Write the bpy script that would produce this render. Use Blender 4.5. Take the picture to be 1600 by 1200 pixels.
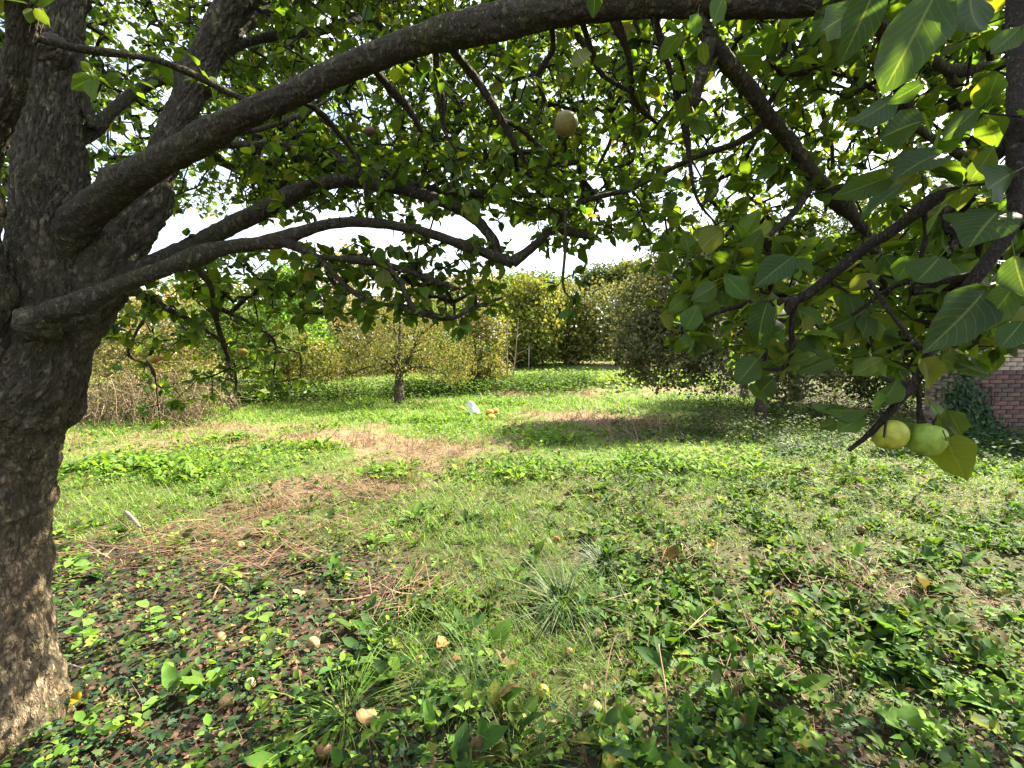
import bpy, bmesh, math, random
import numpy as np
from mathutils import Vector, Matrix

for o in list(bpy.data.objects):
    bpy.data.objects.remove(o)
S = bpy.context.scene
C = S.collection
rng = np.random.default_rng(7)
random.seed(7)
R_ = math.radians
PI = math.pi

# ------------------------------------------------------------------ camera, sky, sun, exposure
FPX = 720.0                      # focal length in pixels of a 1600 x 1200 picture
PITCH = math.atan(55 / FPX)
CAM = np.array([0.0, 0.0, 1.6])
cd = bpy.data.cameras.new('camera')
cam = bpy.data.objects.new('camera', cd)
C.objects.link(cam)
cam.location = CAM
cam.rotation_euler = (PI / 2 - PITCH, 0, 0)
cd.sensor_width = 36
cd.lens = 36 * FPX / 1600
cd.clip_start = 0.02
cd.clip_end = 2000
S.camera = cam

SUN_EL, SUN_AZ = R_(41), R_(52)          # azimuth clockwise from +Y (view direction)
w = bpy.data.worlds.new('World')
S.world = w
w.use_nodes = True
nt = w.node_tree
bg = nt.nodes['Background']
sky = nt.nodes.new('ShaderNodeTexSky')
sky.sky_type = 'NISHITA'
sky.sun_disc = False
sky.sun_elevation = SUN_EL
sky.sun_rotation = SUN_AZ
sky.air_density = 1.0
sky.dust_density = 1.5
tc = nt.nodes.new('ShaderNodeTexCoord')
mp = nt.nodes.new('ShaderNodeMapping')
mp.inputs['Scale'].default_value = (1.0, 1.0, 2.2)
nz = nt.nodes.new('ShaderNodeTexNoise')
nz.inputs['Scale'].default_value = 2.2
nz.inputs['Detail'].default_value = 6
nz.inputs['Roughness'].default_value = 0.55
rp = nt.nodes.new('ShaderNodeValToRGB')
rp.color_ramp.elements[0].position = 0.34
rp.color_ramp.elements[1].position = 0.58
mx = nt.nodes.new('ShaderNodeMix')
mx.data_type = 'RGBA'
mx.inputs['B'].default_value = (5.8, 6.0, 6.3, 1)
nt.links.new(tc.outputs['Generated'], mp.inputs['Vector'])
nt.links.new(mp.outputs['Vector'], nz.inputs['Vector'])
nt.links.new(nz.outputs['Fac'], rp.inputs['Fac'])
nt.links.new(rp.outputs['Color'], mx.inputs['Factor'])
nt.links.new(sky.outputs['Color'], mx.inputs['A'])
nt.links.new(mx.outputs['Result'], bg.inputs['Color'])
bg.inputs['Strength'].default_value = 0.056

sl = bpy.data.lights.new('sun', 'SUN')
so = bpy.data.objects.new('sun', sl)
C.objects.link(so)
sl.energy = 5.0
sl.angle = R_(0.55)
sl.color = (1.0, 0.91, 0.71)
tosun = Vector((math.sin(SUN_AZ) * math.cos(SUN_EL), math.cos(SUN_AZ) * math.cos(SUN_EL), math.sin(SUN_EL)))
so.rotation_euler = tosun.to_track_quat('Z', 'Y').to_euler()
so.location = (30, 10, 30)

vs = S.view_settings
vs.view_transform = 'Standard'
vs.look = 'None'
vs.exposure = 2.85
vs.gamma = 1.0
vs.use_curve_mapping = False
S.cycles.use_denoising = True
S.cycles.max_bounces = 8
S.cycles.transparent_max_bounces = 8
S.cycles.transmission_bounces = 6

# ------------------------------------------------------------------ numeric helpers
fw = np.array([0, math.cos(PITCH), -math.sin(PITCH)])
up = np.array([0, math.sin(PITCH), math.cos(PITCH)])
rt = np.array([1.0, 0, 0])

def ray(px, py):
    return fw + rt * ((px - 800) / FPX) + up * ((600 - py) / FPX)

def P(px, py, d):
    return CAM + d * ray(px, py)

def project(p):
    q = np.asarray(p) - CAM
    d = q @ fw
    d = np.where(np.abs(d) < 1e-6, 1e-6, d)
    return 800 + FPX * (q @ rt) / d, 600 - FPX * (q @ up) / d, d

def hash3(i, seed):
    x = (i[..., 0].astype(np.int64) * 374761393 + i[..., 1].astype(np.int64) * 668265263 + i[..., 2].astype(np.int64) * 2147483647 + seed * 1274126177) & 0xffffffff
    x = ((x ^ (x >> 13)) * 1274126177) & 0xffffffff
    x = x ^ (x >> 16)
    return (x & 0xffffff) / float(0xffffff)

def vnoise(p, seed=0):
    p = np.asarray(p, float)
    i = np.floor(p).astype(np.int64)
    f = p - i
    f = f * f * (3 - 2 * f)
    out = 0
    for dx in (0, 1):
        for dy in (0, 1):
            for dz in (0, 1):
                wgt = (f[..., 0] if dx else 1 - f[..., 0]) * (f[..., 1] if dy else 1 - f[..., 1]) * (f[..., 2] if dz else 1 - f[..., 2])
                out = out + wgt * hash3(i + np.array([dx, dy, dz]), seed)
    return out

def fbm(p, octv=4, seed=0):
    p = np.asarray(p, float)
    a, s, t = 0.5, 0.0, 0.0
    for k in range(octv):
        s = s + a * vnoise(p * (2.03 ** k) + 17.3 * k, seed + k)
        t += a
        a *= 0.5
    return s / t

def n2(x, y, sc, seed=0, octv=3):
    return fbm(np.stack([np.asarray(x) * sc, np.asarray(y) * sc, np.zeros_like(np.asarray(x, float)) + 0.37], -1), octv, seed)

def sstep(a, b, x):
    t = np.clip((x - a) / (b - a), 0, 1)
    return t * t * (3 - 2 * t)

def height(x, y):
    x = np.asarray(x, float)
    y = np.asarray(y, float)
    side = 0.35 + 0.65 * sstep(-12, 0, x)
    r = np.maximum(y - 12.0, 0)
    rise = 0.066 * side * (np.minimum(r, 26) - 1.6 * (1 - np.exp(-np.minimum(r, 26) / 1.6)))
    far = sstep(60, 200, np.hypot(x, y)) * 5
    bump = 0.10 * (n2(x, y, 0.55, 3, 3) - 0.5) + 0.05 * (n2(x, y, 2.3, 5, 2) - 0.5)
    return rise + far + bump

def hsmooth(x, y):
    t = min(1.0, max(0.0, (x + 12) / 12.0)); t = t * t * (3 - 2 * t)
    r = min(max(y - 12.0, 0), 26)
    return 0.066 * (0.35 + 0.65 * t) * (r - 1.6 * (1 - math.exp(-r / 1.6)))

_G = {}
def G(px, py):
    """where the line of sight through a point of the picture meets the ground"""
    key = (round(float(px), 2), round(float(py), 2))
    if key in _G:
        return _G[key].copy()
    r = ray(px, py)
    rx_, ry_, rz_ = map(float, r)
    t = prev = 0.5
    hit = False
    while t < 120:
        if 1.6 + rz_ * t < hsmooth(rx_ * t, ry_ * t):
            hit = True
            break
        prev = t
        t += 0.05 + 0.01 * t
    if hit:
        lo, hi = prev, t
        for _ in range(20):
            m = 0.5 * (lo + hi)
            if 1.6 + rz_ * m < hsmooth(rx_ * m, ry_ * m):
                hi = m
            else:
                lo = m
        t = hi
        if rz_ < -0.03:
            for _ in range(3):
                t = (float(height(rx_ * t, ry_ * t)) - 1.6) / rz_ * 0.7 + t * 0.3
    else:
        t = 40
    q = CAM + r * t
    _G[key] = np.array([q[0], q[1], float(height(q[0], q[1]))])
    return _G[key].copy()

def unit(v):
    v = np.asarray(v, float)
    return v / np.maximum(np.linalg.norm(v, axis=-1, keepdims=True), 1e-9)

def frames(xd, nh):
    x = unit(xd)
    z = nh - (nh * x).sum(-1, keepdims=True) * x
    z = unit(z)
    y = np.cross(z, x)
    return np.stack([x, y, z], -1)

# ------------------------------------------------------------------ mesh helpers
def mesh_np(name, verts, tris, tint=None, smooth=False, mat=None, quads=None, uv=None):
    me = bpy.data.meshes.new(name)
    verts = np.ascontiguousarray(verts, dtype=np.float32)
    tris = np.zeros((0, 3), np.int32) if tris is None else np.asarray(tris, np.int32)
    quads = np.zeros((0, 4), np.int32) if quads is None else np.asarray(quads, np.int32)
    nt_, nq = len(tris), len(quads)
    me.vertices.add(len(verts))
    me.vertices.foreach_set('co', verts.ravel())
    me.loops.add(nt_ * 3 + nq * 4)
    me.loops.foreach_set('vertex_index', np.concatenate([tris.ravel(), quads.ravel()]).astype(np.int32))
    me.polygons.add(nt_ + nq)
    st = np.concatenate([np.arange(nt_) * 3, nt_ * 3 + np.arange(nq) * 4]).astype(np.int32)
    me.polygons.foreach_set('loop_start', st)
    me.polygons.foreach_set('use_smooth', np.full(nt_ + nq, bool(smooth)))
    if tint is not None:
        a = me.attributes.new('tint', 'FLOAT_COLOR', 'POINT')
        t = np.ones((len(verts), 4), np.float32)
        t[:, :3] = tint
        a.data.foreach_set('color', t.ravel())
    if uv is not None:
        a = me.attributes.new('luv', 'FLOAT2', 'POINT')
        a.data.foreach_set('vector', np.ascontiguousarray(uv, dtype=np.float32).ravel())
    me.update(calc_edges=True)
    if mat is not None:
        me.materials.append(mat)
    return me

def link(name, me, parent=None, kind=None):
    o = bpy.data.objects.new(name, me)
    C.objects.link(o)
    if parent is not None:
        o.parent = parent
        o.matrix_parent_inverse = Matrix.Identity(4)
        # meshes are written in world space: shift by the parent's own place
        o.location = -parent.location if not parent.get('_rooted') else (0, 0, 0)
    if kind:
        o['kind'] = kind
    return o

def thing(name, label, cat, loc, group=None):
    o = bpy.data.objects.new(name, None)
    C.objects.link(o)
    o.empty_display_size = 0.1
    o.location = Vector([float(v) for v in loc])
    o['label'] = label
    o['category'] = cat
    if group:
        o['group'] = group
    return o

def tag(o, label, cat, group=None):
    o['label'] = label
    o['category'] = cat
    if group:
        o['group'] = group
    return o

class Cloud:
    """Collects many copies of small templates into one mesh."""
    def __init__(self):
        self.v, self.t, self.c, self.n = [], [], [], 0
    def add(self, T, F, pos, R, sc, col, colvar=None):
        pos = np.asarray(pos, float)
        m, k = len(pos), len(T)
        if m == 0:
            return
        sc = np.asarray(sc, float)
        if sc.ndim == 1:
            sc = np.repeat(sc[:, None], 3, 1)
        L = T[None, :, :] * sc[:, None, :]
        V = np.einsum('nij,nvj->nvi', R, L) + pos[:, None, :]
        idx = (np.arange(m) * k)[:, None, None] + np.asarray(F)[None]
        self.v.append(V.reshape(-1, 3))
        self.t.append(idx.reshape(-1, 3) + self.n)
        cc = np.repeat(np.asarray(col)[:, None, :], k, 1)
        if colvar is not None:
            cc = cc * colvar[None, :, None]
        self.c.append(cc.reshape(-1, 3))
        self.n += m * k
    def raw(self, V, F, col):
        V = np.asarray(V)
        self.v.append(V)
        self.t.append(np.asarray(F) + self.n)
        self.c.append(np.broadcast_to(np.asarray(col), (len(V), 3)))
        self.n += len(V)
    def mesh(self, name, mat, smooth=False):
        return mesh_np(name, np.concatenate(self.v), np.concatenate(self.t), np.concatenate(self.c), smooth, mat)

def catmull(pts, step):
    pts = np.asarray(pts, float)
    ext = np.vstack([2 * pts[0] - pts[1], pts, 2 * pts[-1] - pts[-2]])
    out = []
    for i in range(1, len(ext) - 2):
        p0, p1, p2, p3 = ext[i - 1], ext[i], ext[i + 1], ext[i + 2]
        n = max(2, int(np.linalg.norm(p2[:3] - p1[:3]) / step))
        t = np.linspace(0, 1, n, endpoint=False)[:, None]
        out.append(0.5 * ((2 * p1) + (-p0 + p2) * t + (2 * p0 - 5 * p1 + 4 * p2 - p3) * t * t + (-p0 + 3 * p1 - 3 * p2 + p3) * t ** 3))
    out.append(pts[-1:])
    return np.vstack(out)

def plates(u, v, seed):
    """cellular bark plates: returns a height and a random value of the plate for each (u, v)"""
    wu = u + 0.55 * (fbm(np.stack([u * 0.9, v * 0.9, 0 * u + seed], -1), 3, seed) - 0.5) * 2
    wv = v + 0.45 * (fbm(np.stack([u * 0.9, v * 0.9, 0 * u + seed + 7.7], -1), 3, seed + 3) - 0.5) * 2
    iu, iv_ = np.floor(wu).astype(np.int64), np.floor(wv).astype(np.int64)
    f1 = np.full(u.shape, 9.0); f2 = np.full(u.shape, 9.0); rid = np.zeros(u.shape)
    for a in (-1, 0, 1):
        for b in (-1, 0, 1):
            cc = np.stack([iu + a, iv_ + b, np.zeros_like(iu) + seed], -1)
            du = iu + a + hash3(cc, 1) - wu; dv = iv_ + b + hash3(cc, 2) - wv
            d = np.sqrt(du * du + dv * dv)
            n = d < f1
            f2 = np.where(n, f1, np.minimum(f2, d)); rid = np.where(n, hash3(cc, 5), rid); f1 = np.where(n, d, f1)
    return sstep(0.0, 0.22, f2 - f1), rid

PLATE_TINT = None
def tube(path, rad, sides=12, rough=0.0, seed=0, freq=1.0, knob=0.0, plate=None):
    """A swept tube with bark relief. Returns verts, tris."""
    path = np.asarray(path, float)
    n = len(path)
    tan = unit(np.gradient(path, axis=0))
    ref = np.array([0.0, 0, 1]) if abs(tan[0][2]) < 0.9 else np.array([1.0, 0, 0])
    u = unit(np.cross(tan[0], ref))
    U = np.zeros((n, 3))
    for i in range(n):
        u = unit(u - (u @ tan[i]) * tan[i])
        U[i] = u
    W = np.cross(tan, U)
    s = np.concatenate([[0], np.cumsum(np.linalg.norm(np.diff(path, axis=0), axis=1))])
    th = np.linspace(0, 2 * PI, sides, endpoint=False)
    ct, st = np.cos(th), np.sin(th)
    rad = np.asarray(rad, float)
    rr = np.repeat(rad[:, None], sides, 1)
    if rough or knob:
        rm = rad.mean()
        q = np.stack([ct[None, :] * rr, st[None, :] * rr, np.repeat(s[:, None], sides, 1)], -1)
        if rough:
            k = freq * 0.42 / max(rm, 0.02)
            a = fbm(q * np.array([2.2, 2.2, 0.75]) * k * 2.2, 3, seed)
            b = 1 - np.abs(2 * vnoise(q * np.array([4.0, 4.0, 1.1]) * k * 2.4, seed + 9) - 1)
            e = vnoise(q * np.array([6, 6, 4.0]) * k * 3, seed + 4)
            rr = rr * (1 + rough * (1.1 * (a - 0.5) + 0.55 * (0.5 - b ** 2) + 0.35 * (e - 0.5)))
        if knob:
            a = vnoise(np.stack([q[..., 0] * 9, q[..., 1] * 9, q[..., 2] * 7], -1), seed + 31)
            rr = rr * (1 + knob * (sstep(0.5, 0.95, a) * 1.6 - 0.15))
        if plate:
            global PLATE_TINT
            w_, h_, amp = plate
            uu = np.repeat((th * rm / w_)[None, :], n, 0); vv = np.repeat((s / h_)[:, None], sides, 1)
            e1, id1 = plates(uu, vv, seed)
            e2, id2 = plates(uu * 2.3 + 5, vv * 2.1 + 3, seed + 1)
            hgt = e1 * (0.55 + 0.75 * id1) + 0.45 * e2 * (0.4 + id2)
            rr = rr + amp * (hgt - 0.8)
            PLATE_TINT = np.concatenate([((0.72 + 0.5 * id1) * (0.82 + 0.36 * id2)).ravel(), [1, 1]])
    V = path[:, None, :] + U[:, None, :] * (ct[None, :, None] * rr[..., None]) + W[:, None, :] * (st[None, :, None] * rr[..., None])
    V = V.reshape(-1, 3)
    a = np.arange(n - 1)[:, None] * sides
    j = np.arange(sides)[None, :]
    j2 = (j + 1) % sides
    q1 = np.stack([a + j, a + j2, a + sides + j2], -1).reshape(-1, 3)
    q2 = np.stack([a + j, a + sides + j2, a + sides + j], -1).reshape(-1, 3)
    V = np.vstack([V, path[-1] + tan[-1] * rad[-1] * 0.6, path[0]])
    base = (n - 1) * sides
    cap = np.stack([base + np.arange(sides), base + (np.arange(sides) + 1) % sides, np.full(sides, n * sides)], -1)
    cap0 = np.stack([(np.arange(sides) + 1) % sides, np.arange(sides), np.full(sides, n * sides + 1)], -1)
    return V, np.vstack([q1, q2, cap, cap0])

def limb_pts(spec, step=0.03, wob=0.0, seed=0):
    """spec: (px, py, depth, radius in px) -> resampled world path and radii in metres"""
    a = np.array([np.concatenate([P(x, y, d), [r * d / FPX]]) for x, y, d, r in spec])
    q = catmull(a, step)
    if wob:
        n = len(q)
        s = np.arange(n) * step
        off = np.stack([vnoise(np.stack([s * 5, np.full(n, 3.1 * k), np.full(n, 1.7)], -1), seed + k) - 0.5 for k in range(3)], -1)
        fade = np.minimum(1, np.arange(n) / 6.0)[:, None]
        q[:, :3] += off * wob * fade
    pth = q[:, :3]
    tan = unit(np.gradient(pth, axis=0))
    wv = unit(np.cross(tan, pth - CAM))
    x0, y0, d0 = project(pth); x1, y1, _ = project(pth + wv * 0.01); x2, y2, _ = project(pth + tan * 0.01)
    it = unit(np.stack([x2 - x0, y2 - y0], -1) + 1e-9)
    k = np.abs((x1 - x0) * -it[:, 1] + (y1 - y0) * it[:, 0]) / 0.01
    k0 = FPX / d0
    f = np.clip(k0 / np.maximum(k, 1e-6), 0.45, 1.0)
    m = np.ones(9) / 9
    f = np.convolve(np.pad(f, 4, mode='edge'), m, 'valid')
    return pth, np.maximum(q[:, 3] * f, 0.0015)

# ------------------------------------------------------------------ materials
def new_mat(name):
    m = bpy.data.materials.new(name)
    m.use_nodes = True
    n = m.node_tree
    n.nodes.clear()
    out = n.nodes.new('ShaderNodeOutputMaterial')
    return m, n, out

def leaf_mat(name, rough=0.45, trans=0.45, spec=0.5, tcol=(1.25, 1.25, 0.55), noise=120.0, veins=False):
    m, n, out = new_mat(name)
    N, L = n.nodes, n.links
    at = N.new('ShaderNodeAttribute'); at.attribute_name = 'tint'
    tcn = N.new('ShaderNodeTexCoord')
    nz_ = N.new('ShaderNodeTexNoise'); nz_.inputs['Scale'].default_value = noise; nz_.inputs['Detail'].default_value = 3
    L.new(tcn.outputs['Object'], nz_.inputs['Vector'])
    mr = N.new('ShaderNodeMapRange'); mr.inputs['To Min'].default_value = 0.72; mr.inputs['To Max'].default_value = 1.28
    L.new(nz_.outputs['Fac'], mr.inputs['Value'])
    mul = N.new('ShaderNodeVectorMath'); mul.operation = 'SCALE'
    L.new(at.outputs['Color'], mul.inputs[0]); L.new(mr.outputs['Result'], mul.inputs['Scale'])
    colr = mul.outputs['Vector']
    pr = N.new('ShaderNodeBsdfPrincipled')
    pr.inputs['Roughness'].default_value = rough
    pr.inputs['Specular IOR Level'].default_value = spec
    if veins:
        uv = N.new('ShaderNodeAttribute'); uv.attribute_name = 'luv'
        sep = N.new('ShaderNodeSeparateXYZ'); L.new(uv.outputs['Vector'], sep.inputs[0])
        ab = N.new('ShaderNodeMath'); ab.operation = 'ABSOLUTE'; L.new(sep.outputs['Y'], ab.inputs[0])
        # side veins: saw of (u - 0.55|v|) ; midrib: small |v|
        k = N.new('ShaderNodeMath'); k.operation = 'MULTIPLY_ADD'; L.new(ab.outputs[0], k.inputs[0]); k.inputs[1].default_value = -0.28; L.new(sep.outputs['X'], k.inputs[2])
        k2 = N.new('ShaderNodeMath'); k2.operation = 'MULTIPLY'; L.new(k.outputs[0], k2.inputs[0]); k2.inputs[1].default_value = 9.0
        pp = N.new('ShaderNodeMath'); pp.operation = 'PINGPONG'; L.new(k2.outputs[0], pp.inputs[0]); pp.inputs[1].default_value = 0.5
        sv = N.new('ShaderNodeMapRange'); sv.inputs['From Min'].default_value = 0.0; sv.inputs['From Max'].default_value = 0.09; sv.inputs['To Min'].default_value = 1; sv.inputs['To Max'].default_value = 0
        L.new(pp.outputs[0], sv.inputs['Value'])
        mv = N.new('ShaderNodeMapRange'); mv.inputs['From Min'].default_value = 0.02; mv.inputs['From Max'].default_value = 0.07; mv.inputs['To Min'].default_value = 1; mv.inputs['To Max'].default_value = 0
        L.new(ab.outputs[0], mv.inputs['Value'])
        mm = N.new('ShaderNodeMath'); mm.operation = 'MULTIPLY_ADD'; L.new(sv.outputs[0], mm.inputs[0]); mm.inputs[1].default_value = 0.45; L.new(mv.outputs[0], mm.inputs[2]); mm.use_clamp = True
        mix = N.new('ShaderNodeMix'); mix.data_type = 'RGBA'
        vsc = N.new('ShaderNodeMath'); vsc.operation = 'MULTIPLY'; L.new(mm.outputs[0], vsc.inputs[0]); vsc.inputs[1].default_value = 0.45
        L.new(vsc.outputs[0], mix.inputs['Factor']); L.new(colr, mix.inputs['A']); mix.inputs['B'].default_value = (0.20, 0.26, 0.09, 1)
        colr = mix.outputs['Result']
        sp = N.new('ShaderNodeTexNoise'); sp.inputs['Scale'].default_value = 13; sp.inputs['Detail'].default_value = 4
        L.new(tcn.outputs['Object'], sp.inputs['Vector'])
        sr_ = N.new('ShaderNodeMapRange'); sr_.inputs['From Min'].default_value = 0.66; sr_.inputs['From Max'].default_value = 0.72; sr_.inputs['To Max'].default_value = 0.75
        L.new(sp.outputs['Fac'], sr_.inputs['Value'])
        mx2 = N.new('ShaderNodeMix'); mx2.data_type = 'RGBA'; L.new(sr_.outputs['Result'], mx2.inputs['Factor']); L.new(colr, mx2.inputs['A']); mx2.inputs['B'].default_value = (0.10, 0.065, 0.025, 1)
        colr = mx2.outputs['Result']
        bp = N.new('ShaderNodeBump'); bp.inputs['Strength'].default_value = 0.35; bp.inputs['Distance'].default_value = 0.002; bp.invert = True
        L.new(mm.outputs[0], bp.inputs['Height']); L.new(bp.outputs['Normal'], pr.inputs['Normal'])
    L.new(colr, pr.inputs['Base Color'])
    tr = N.new('ShaderNodeBsdfTranslucent')
    tm = N.new('ShaderNodeVectorMath'); tm.operation = 'MULTIPLY'; tm.inputs[1].default_value = tcol
    L.new(colr, tm.inputs[0]); L.new(tm.outputs['Vector'], tr.inputs['Color'])
    ms = N.new('ShaderNodeMixShader'); ms.inputs['Fac'].default_value = trans
    L.new(pr.outputs[0], ms.inputs[1]); L.new(tr.outputs[0], ms.inputs[2])
    L.new(ms.outputs[0], out.inputs['Surface'])
    return m

def tint_mat(name, rough=0.8, noise=40.0, bump=0.0, lo=0.7, hi=1.3, spec=0.3):
    m, n, out = new_mat(name)
    N, L = n.nodes, n.links
    at = N.new('ShaderNodeAttribute'); at.attribute_name = 'tint'
    tcn = N.new('ShaderNodeTexCoord')
    nz_ = N.new('ShaderNodeTexNoise'); nz_.inputs['Scale'].default_value = noise; nz_.inputs['Detail'].default_value = 5
    L.new(tcn.outputs['Object'], nz_.inputs['Vector'])
    mr = N.new('ShaderNodeMapRange'); mr.inputs['From Min'].default_value = 0.25; mr.inputs['From Max'].default_value = 0.75; mr.inputs['To Min'].default_value = lo; mr.inputs['To Max'].default_value = hi
    L.new(nz_.outputs['Fac'], mr.inputs['Value'])
    mul = N.new('ShaderNodeVectorMath'); mul.operation = 'SCALE'
    L.new(at.outputs['Color'], mul.inputs[0]); L.new(mr.outputs['Result'], mul.inputs['Scale'])
    pr = N.new('ShaderNodeBsdfPrincipled')
    pr.inputs['Roughness'].default_value = rough
    pr.inputs['Specular IOR Level'].default_value = spec
    L.new(mul.outputs['Vector'], pr.inputs['Base Color'])
    if bump:
        bp = N.new('ShaderNodeBump'); bp.inputs['Strength'].default_value = bump; bp.inputs['Distance'].default_value = 0.01
        L.new(nz_.outputs['Fac'], bp.inputs['Height']); L.new(bp.outputs['Normal'], pr.inputs['Normal'])
    L.new(pr.outputs[0], out.inputs['Surface'])
    return m

def bark_mat(name, base=(0.085, 0.066, 0.048), dark=(0.025, 0.02, 0.016), moss=(0.055, 0.062, 0.018), mossk=0.5, lichen=(0.26, 0.27, 0.21), tan=None, scale=1.0, tinted=False):
    m, n, out = new_mat(name)
    N, L = n.nodes, n.links
    tcn = N.new('ShaderNodeTexCoord')
    mpn = N.new('ShaderNodeMapping'); mpn.inputs['Scale'].default_value = (scale, scale, 0.42 * scale)
    L.new(tcn.outputs['Object'], mpn.inputs['Vector'])
    def noise(sc, det=6, vec=mpn.outputs['Vector'], rg=0.6):
        a = N.new('ShaderNodeTexNoise'); a.inputs['Scale'].default_value = sc; a.inputs['Detail'].default_value = det; a.inputs['Roughness'].default_value = rg
        L.new(vec, a.inputs['Vector']); return a.outputs['Fac']
    def ramp(src, a, b):
        r = N.new('ShaderNodeMapRange'); r.inputs['From Min'].default_value = a; r.inputs['From Max'].default_value = b
        L.new(src, r.inputs['Value']); return r.outputs['Result']
    def mixc(f, a, b):
        x = N.new('ShaderNodeMix'); x.data_type = 'RGBA'
        L.new(f, x.inputs['Factor'])
        for s, v in (('A', a), ('B', b)):
            if isinstance(v, tuple): x.inputs[s].default_value = (*v, 1)
            else: L.new(v, x.inputs[s])
        return x.outputs['Result']
    n1 = noise(22, 8, mpn.outputs['Vector'], 0.7)
    def ridge(src, wdt):
        r = N.new('ShaderNodeMath'); r.operation = 'SUBTRACT'; L.new(src, r.inputs[0]); r.inputs[1].default_value = 0.5
        q = N.new('ShaderNodeMath'); q.operation = 'ABSOLUTE'; L.new(r.outputs[0], q.inputs[0])
        return ramp(q.outputs[0], 0.0, wdt)
    k1 = ridge(noise(15, 3), 0.07)
    k2 = ridge(noise(38, 4), 0.10)
    cm = N.new('ShaderNodeMath'); cm.operation = 'MULTIPLY'; L.new(k1, cm.inputs[0]); L.new(k2, cm.inputs[1])
    crack = cm.outputs[0]
    c = mixc(ramp(n1, 0.32, 0.68), dark, base)
    if tan is not None:
        sx = N.new('ShaderNodeSeparateXYZ'); L.new(tcn.outputs['Object'], sx.inputs[0])
        zr = ramp(sx.outputs['Z'], 1.35, 0.55)
        tf = N.new('ShaderNodeMath'); tf.operation = 'MULTIPLY'; L.new(zr, tf.inputs[0]); L.new(ramp(noise(5, 6, tcn.outputs['Object']), 0.34, 0.60), tf.inputs[1])
        c = mixc(tf.outputs[0], c, mixc(ramp(n1, 0.35, 0.65), tuple(0.5 * v for v in tan), tan))
    mo = ramp(noise(6.5, 6, tcn.outputs['Object'], 0.7), 0.62 - 0.25 * mossk, 0.86 - 0.2 * mossk)
    mk = N.new('ShaderNodeMath'); mk.operation = 'MULTIPLY'; L.new(mo, mk.inputs[0]); mk.inputs[1].default_value = 0.8
    c = mixc(mk.outputs[0], c, moss)
    li = ramp(noise(58, 4, tcn.outputs['Object']), 0.62, 0.70)
    lk = N.new('ShaderNodeMath'); lk.operation = 'MULTIPLY'; L.new(li, lk.inputs[0]); lk.inputs[1].default_value = 0.7
    c = mixc(lk.outputs[0], c, lichen)
    ck = N.new('ShaderNodeMath'); ck.operation = 'MULTIPLY_ADD'; L.new(crack, ck.inputs[0]); ck.inputs[1].default_value = 0.75; ck.inputs[2].default_value = 0.25
    c = mixc(ck.outputs[0], tuple(0.45 * v for v in dark), c)
    if tinted:
        ta = N.new('ShaderNodeAttribute'); ta.attribute_name = 'tint'
        tx = N.new('ShaderNodeVectorMath'); tx.operation = 'MULTIPLY'
        L.new(c, tx.inputs[0]); L.new(ta.outputs['Color'], tx.inputs[1]); c = tx.outputs['Vector']
    pr = N.new('ShaderNodeBsdfPrincipled'); pr.inputs['Roughness'].default_value = 0.9; pr.inputs['Specular IOR Level'].default_value = 0.25
    L.new(c, pr.inputs['Base Color'])
    ha = N.new('ShaderNodeMath'); ha.operation = 'MULTIPLY_ADD'; L.new(crack, ha.inputs[0]); ha.inputs[1].default_value = 0.6; L.new(n1, ha.inputs[2])
    bp = N.new('ShaderNodeBump'); bp.inputs['Strength'].default_value = 0.9; bp.inputs['Distance'].default_value = 0.012
    L.new(ha.outputs[0], bp.inputs['Height']); L.new(bp.outputs['Normal'], pr.inputs['Normal'])
    L.new(pr.outputs[0], out.inputs['Surface'])
    return m

M_leaf = leaf_mat('apple_leaf', rough=0.55, spec=0.25, trans=0.55, tcol=(1.75, 1.6, 0.40))
M_leafv = leaf_mat('apple_leaf_veined', rough=0.55, spec=0.25, trans=0.55, tcol=(1.75, 1.6, 0.40), veins=True)
M_far = leaf_mat('tree_foliage', rough=0.7, spec=0.08, trans=0.35, tcol=(1.3, 1.2, 0.5), noise=30)
M_weed = leaf_mat('weed_leaf', rough=0.7, spec=0.10, trans=0.35, tcol=(1.3, 1.3, 0.5), noise=60)
M_ivy = leaf_mat('ivy_leaf', rough=0.65, spec=0.12, trans=0.18, tcol=(1.2, 1.3, 0.5), noise=60)
M_grass = leaf_mat('grass_blade', rough=0.55, spec=0.3, trans=0.40, tcol=(1.3, 1.3, 0.5), noise=20)
M_dry = leaf_mat('dry_stalk', rough=0.7, trans=0.25, tcol=(1.1, 1.0, 0.8), noise=20, spec=0.2)
M_bark = bark_mat('old_apple_bark', base=(0.135, 0.115, 0.078), dark=(0.044, 0.038, 0.026), tan=(0.55, 0.39, 0.25), mossk=0.7, moss=(0.070, 0.080, 0.026), lichen=(0.24, 0.25, 0.19), tinted=True)
M_limb = bark_mat('mossy_limb_bark', base=(0.10, 0.084, 0.058), dark=(0.030, 0.025, 0.018), moss=(0.07, 0.08, 0.022), mossk=0.8, scale=1.5)
M_twig = bark_mat('twig_bark', base=(0.06, 0.046, 0.036), mossk=0.4, scale=3.0)
M_bark2 = bark_mat('orchard_bark', base=(0.13, 0.10, 0.075), dark=(0.05, 0.04, 0.03), mossk=0.3, scale=1.2)
M_stick = tint_mat('dry_wood', 0.85, 30, 0.4)
M_fruit = tint_mat('fruit_skin', 0.5, 85, 0.05, 0.62, 1.18, 0.35)
M_soil = None

# ------------------------------------------------------------------ ground cover masks
def blob(x, y, px, py, rx, ry, rot=0.0):
    c = G(px, py)
    dx, dy = x - c[0], y - c[1]
    return np.exp(-((dx / rx) ** 2 + (dy / ry) ** 2))

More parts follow.
